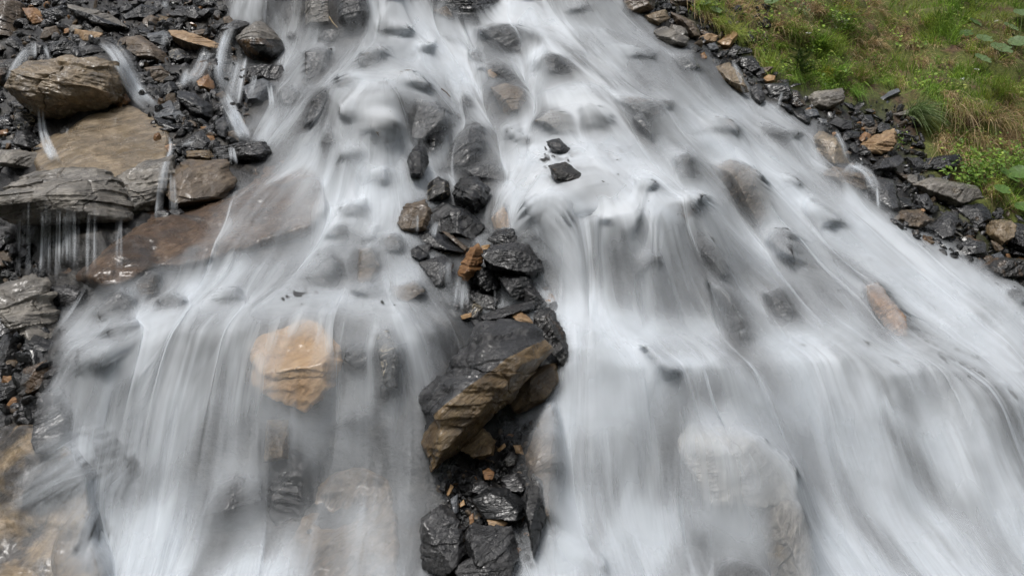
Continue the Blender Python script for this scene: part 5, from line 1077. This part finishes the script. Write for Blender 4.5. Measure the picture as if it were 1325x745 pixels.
# broad butterbur leaves
def broad_leaf(parent, cen, size, nrm, col, rng):
    a = np.linspace(0, 2 * np.pi, 25)[:-1]; rad = 1 - .45 * np.exp(-((a - np.pi) / .28) ** 2) + .04 * np.sin(a * 9)
    nrm = np.array(nrm, float); nrm /= np.linalg.norm(nrm); u = np.cross(nrm, [0.2, 1, .1]); u /= np.linalg.norm(u); v = np.cross(nrm, u); V = [np.zeros(3)]; F_ = []
    R3 = 4
    for k in range(1, R3 + 1):
        s = k / R3; up = .18 * s * s + .05 * np.cos(a * 7) * s
        V += list((size * s * rad)[:, None] * (np.cos(a)[:, None] * u + np.sin(a)[:, None] * v) + (size * up)[:, None] * nrm)
    n_ = len(a)
    for i in range(n_): F_.append((0, 1 + i, 1 + (i + 1) % n_))
    for k in range(R3 - 1):
        b0 = 1 + k * n_
        for i in range(n_): F_.append((b0 + i, b0 + n_ + i, b0 + n_ + (i + 1) % n_, b0 + (i + 1) % n_))
    V = np.array(V); o = mesh_obj('leaf', V, F_, [M['leaf']], loc=cen, parent=parent); tint(o, np.repeat(np.array([col]), len(V), 0) * (1 + .15 * np.sin(np.arange(len(V)) * 2.4))[:, None]); return o
def butterbur(leaves, label):
    x, y = np.mean([l[0] for l in leaves]), np.max([l[1] for l in leaves]) + 10
    base_p = at_off(x, y, .02); root = empty('butterbur_plant', base_p); tag(root, label, 'plant', 'broad-leaved plants of the bank')
    rng = np.random.RandomState(int(x)); 
    for lx, ly, s, off, col in leaves:
        c_ = at_off(lx, ly, off); Yl = c_[1]
        broad_leaf(root, c_ - base_p, s * Yl / F, (rng.uniform(-.4, .4), -.62, .75), col, rng)
        t = np.linspace(0, 1, 8)[:, None]; P_ = (base_p * (1 - t) + c_ * t) + np.array([0, -.04, .04]) * np.sin(t * np.pi)
        s_ = tube(P_, .005, M['stem'], 'stem', None, None); s_.parent = root; s_.location = Vector(P_[0] - base_p)
PG, MG, LG = (.16, .24, .10), (.09, .16, .04), (.12, .22, .05)
butterbur([(1272, 77, 12, .3, PG), (1296, 64, 15, .32, PG), (1274, 51, 11, .3, PG)], 'pale butterbur leaves above the lush green grass, left plant')
butterbur([(1318, 55, 13, .3, PG), (1308, 36, 11, .3, PG), (1322, 18, 11, .3, PG)], 'pale butterbur leaves cut by the right edge of the frame')
butterbur([(1306, 228, 15, .35, LG), (1297, 246, 11, .33, LG), (1320, 224, 14, .3, LG)], 'big fresh green butterbur leaves beside the leafy shrub')
butterbur([(1262, 30, 10, .3, MG), (1250, 44, 9, .28, MG)], 'darker green round leaves up the bank left of the pale butterbur')
butterbur([(1323, 268, 10, .28, LG), (1334, 256, 9, .28, LG)], 'small bright green leaves low on the right edge')
butterbur([(926, 14, 9, .25, PG), (913, 4, 8, .25, PG), (999, 2, 10, .25, PG)], 'pale round leaves in the turf near the top')
# leafy shrubs
def shrub(px0, py0, branches, nleaf, label, size=.02, spread=.05, col=((.20, .34, .05), (.28, .42, .07), (.13, .24, .04)), name='leafy_shrub', cat='shrub'):
    b0 = at_off(px0, py0, .05); root = empty(name, b0); tag(root, label, cat, 'small shrubs and sprigs of the bank'); rng = np.random.RandomState(int(px0 + py0)); cs = []
    for (x, y, off) in branches:
        e_ = at_off(x, y, off); t = np.linspace(0, 1, 9)[:, None]; P_ = b0 * (1 - t) + e_ * t + np.array([0, -.05, .05]) * np.sin(t * np.pi)
        s_ = tube(P_, .004, M['bark'], 'stem', None, None); s_.parent = root; s_.location = Vector(P_[0] - b0)
        tt_ = rng.uniform(.25, 1.05, nleaf)[:, None]; cs.append(b0 * (1 - tt_) + e_ * tt_ + np.array([0, -.05, .05]) * np.sin(tt_ * np.pi) + rng.normal(size=(nleaf, 3)) * spread)
    cs = np.concatenate(cs) - b0; n_ = len(cs); nn = np.array([0, -.5, .7]) + rng.normal(size=(n_, 3)) * .45; nn /= np.linalg.norm(nn, axis=1)[:, None]
    col = np.array(col); V, Fc, c = leaf_discs(cs, nn, size * rng.uniform(.6, 1.3, n_), col[rng.randint(0, len(col), n_)] * rng.uniform(.75, 1.25, (n_, 1)), rng, .55)
    o = mesh_obj('foliage', V, Fc, [M['leaf']], parent=root); tint(o, c)
shrub(1272, 240, [(1225, 222, .4), (1240, 205, .38), (1262, 198, .35), (1290, 196, .33), (1228, 240, .42), (1250, 232, .42), (1276, 214, .4), (1255, 215, .4), (1300, 205, .3)], 60, 'leafy green shrub sprawling over the wide grey slab', .027, .065)
shrub(1322, 215, [(1308, 190, .3), (1325, 180, .3), (1340, 195, .3), (1300, 200, .35)], 50, 'dense green bush at the right edge above the butterbur', .02, .08)
shrub(1166, 190, [(1160, 180, .2), (1168, 170, .2), (1158, 192, .25)], 14, 'small bright sprig growing against the big tan stone', .016, .03)
shrub(1222, 108, [(1214, 96, .2), (1224, 92, .2), (1232, 104, .2)], 16, 'small pale-leaved sprig by the brown earth hollow', .015, .04)
shrub(1090, 30, [(1078, 24, .25), (1096, 20, .25), (1084, 38, .25)], 26, 'feathery pale green plant above the dense green grass', .02, .06, ((.16, .22, .08), (.2, .26, .1)))
shrub(1034, 18, [(1022, 10, .25), (1040, 12, .25), (1050, 20, .25)], 22, 'pale-leaved plant under the dead twig at the top of the bank', .02, .05, ((.2, .25, .12), (.14, .2, .07)))
shrub(980, 55, [(972, 48, .2), (984, 44, .2), (990, 58, .2), (1000, 52, .22)], 18, 'low leafy plant just above the black stones by the stream', .02, .04)
shrub(1130, 85, [(1126, 74, .25), (1138, 78, .25), (1142, 92, .25)], 20, 'small round-leaved plant in the bright green tuft', .018, .05)
shrub(1245, 6, [(1225, -4, .2), (1240, -6, .2), (1262, 2, .2)], 40, 'bright bush at the top edge of the bank', .022, .09, ((.1, .18, .02), (.14, .22, .03)))
# spruce seedling
def spruce(px0, py0, label):
    b0 = at_off(px0, py0, .05); root = empty('spruce_seedling', b0); tag(root, label, 'seedling'); rng = np.random.RandomState(5)
    roots, dirs = [], []
    for k in range(26):
        az = rng.uniform(0, 2 * np.pi); h = rng.uniform(0, .34); l = (.30 - h * .5) * rng.uniform(.7, 1.1)
        d = np.array([math.cos(az), math.sin(az) - .45, .25]); d /= np.linalg.norm(d); s0 = np.array([0, -.15, h - .08]); e_ = s0 + d * l
        P_ = s0 + np.linspace(0, 1, 6)[:, None] * (e_ - s0)
        t = rng.uniform(.1, 1, 130)[:, None]; roots.append(s0 + t * (e_ - s0)); q_ = d * .7 + rng.normal(size=(130, 3)) * .6; dirs.append(q_ / np.linalg.norm(q_, axis=1)[:, None])
    r_, d_ = np.concatenate(roots), np.concatenate(dirs); n_ = len(r_)
    pal = np.array([(.035, .07, .012), (.05, .095, .015), (.09, .14, .02)])
    V, Fc, c = blades(r_, d_, rng.uniform(.025, .045, n_), np.full(n_, .006), np.full(n_, .1), pal[rng.randint(0, 3, n_)], rng, 2)
    o = mesh_obj('needles', V, Fc, [M['leaf']], parent=root); tint(o, c)
    s_ = tube(np.array([[0, 0, -.05], [0, -.08, .1], [0, -.15, .3]]) + b0, .008, M['bark'], 'trunk', None, None); s_.parent = root; s_.location = (0, 0, -.05)
spruce(1030, 92, 'dark green spruce seedling at the lower turf edge')
# white flowers
for fx, fy, lab in ((1245, 102, 'white flower head, lower left of the pair under the butterbur'), (1264, 90, 'white flower head, upper right of the pair under the butterbur'), (1290, 27, 'white flower above the butterbur leaves on the right'), (1048, 43, 'white flower above the spruce seedling'), (1322, 14, 'white flower touching the right edge at the top')):
    c0 = at_off(fx, fy, .3); b0 = at_off(fx + 3, fy + 22, .03); root = empty('white_flower', b0); tag(root, lab, 'flower', 'white flowers of the bank'); rng = np.random.RandomState(fx)
    n_ = 26; cs = c0 - b0 + rng.normal(size=(n_, 3)) * np.array([.018, .012, .006]); nn = np.array([0, -.3, .9]) + rng.normal(size=(n_, 3)) * .3; nn /= np.linalg.norm(nn, axis=1)[:, None]
    V, Fc, c = leaf_discs(cs, nn, rng.uniform(.006, .011, n_), np.ones((n_, 3)), rng, .8, 6); mesh_obj('petals', V, Fc, [M['petal']], parent=root)
    t = np.linspace(0, 1, 7)[:, None]; P_ = b0 * (1 - t) + c0 * t + np.array([0, -.02, .02]) * np.sin(t * np.pi); s_ = tube(P_, .0025, M['stem'], 'stem', None, None); s_.parent = root; s_.location = (0, 0, 0)
# sticks caught in the water
tube(curve([(996, 668), (998, 650), (1006, 640), (1017, 637)], (.12, .2, .24, .26)), .022, M['bark'], 'branch', 'curved brown root stub sticking out beside the bottom right grey boulder', 'branch', sides=10)
tube(curve([(571, 115), (577, 119), (583, 126)], (.15, .18, .18)), .010, M['bark'], 'twig', 'small dark twig poking out of the central stream', 'twig')
tube(curve([(426, 22), (431, 30), (437, 36)], (.15, .18, .18)), .008, M['straw'], 'twig', 'thin tan twig at the foot of the top left falls', 'twig')
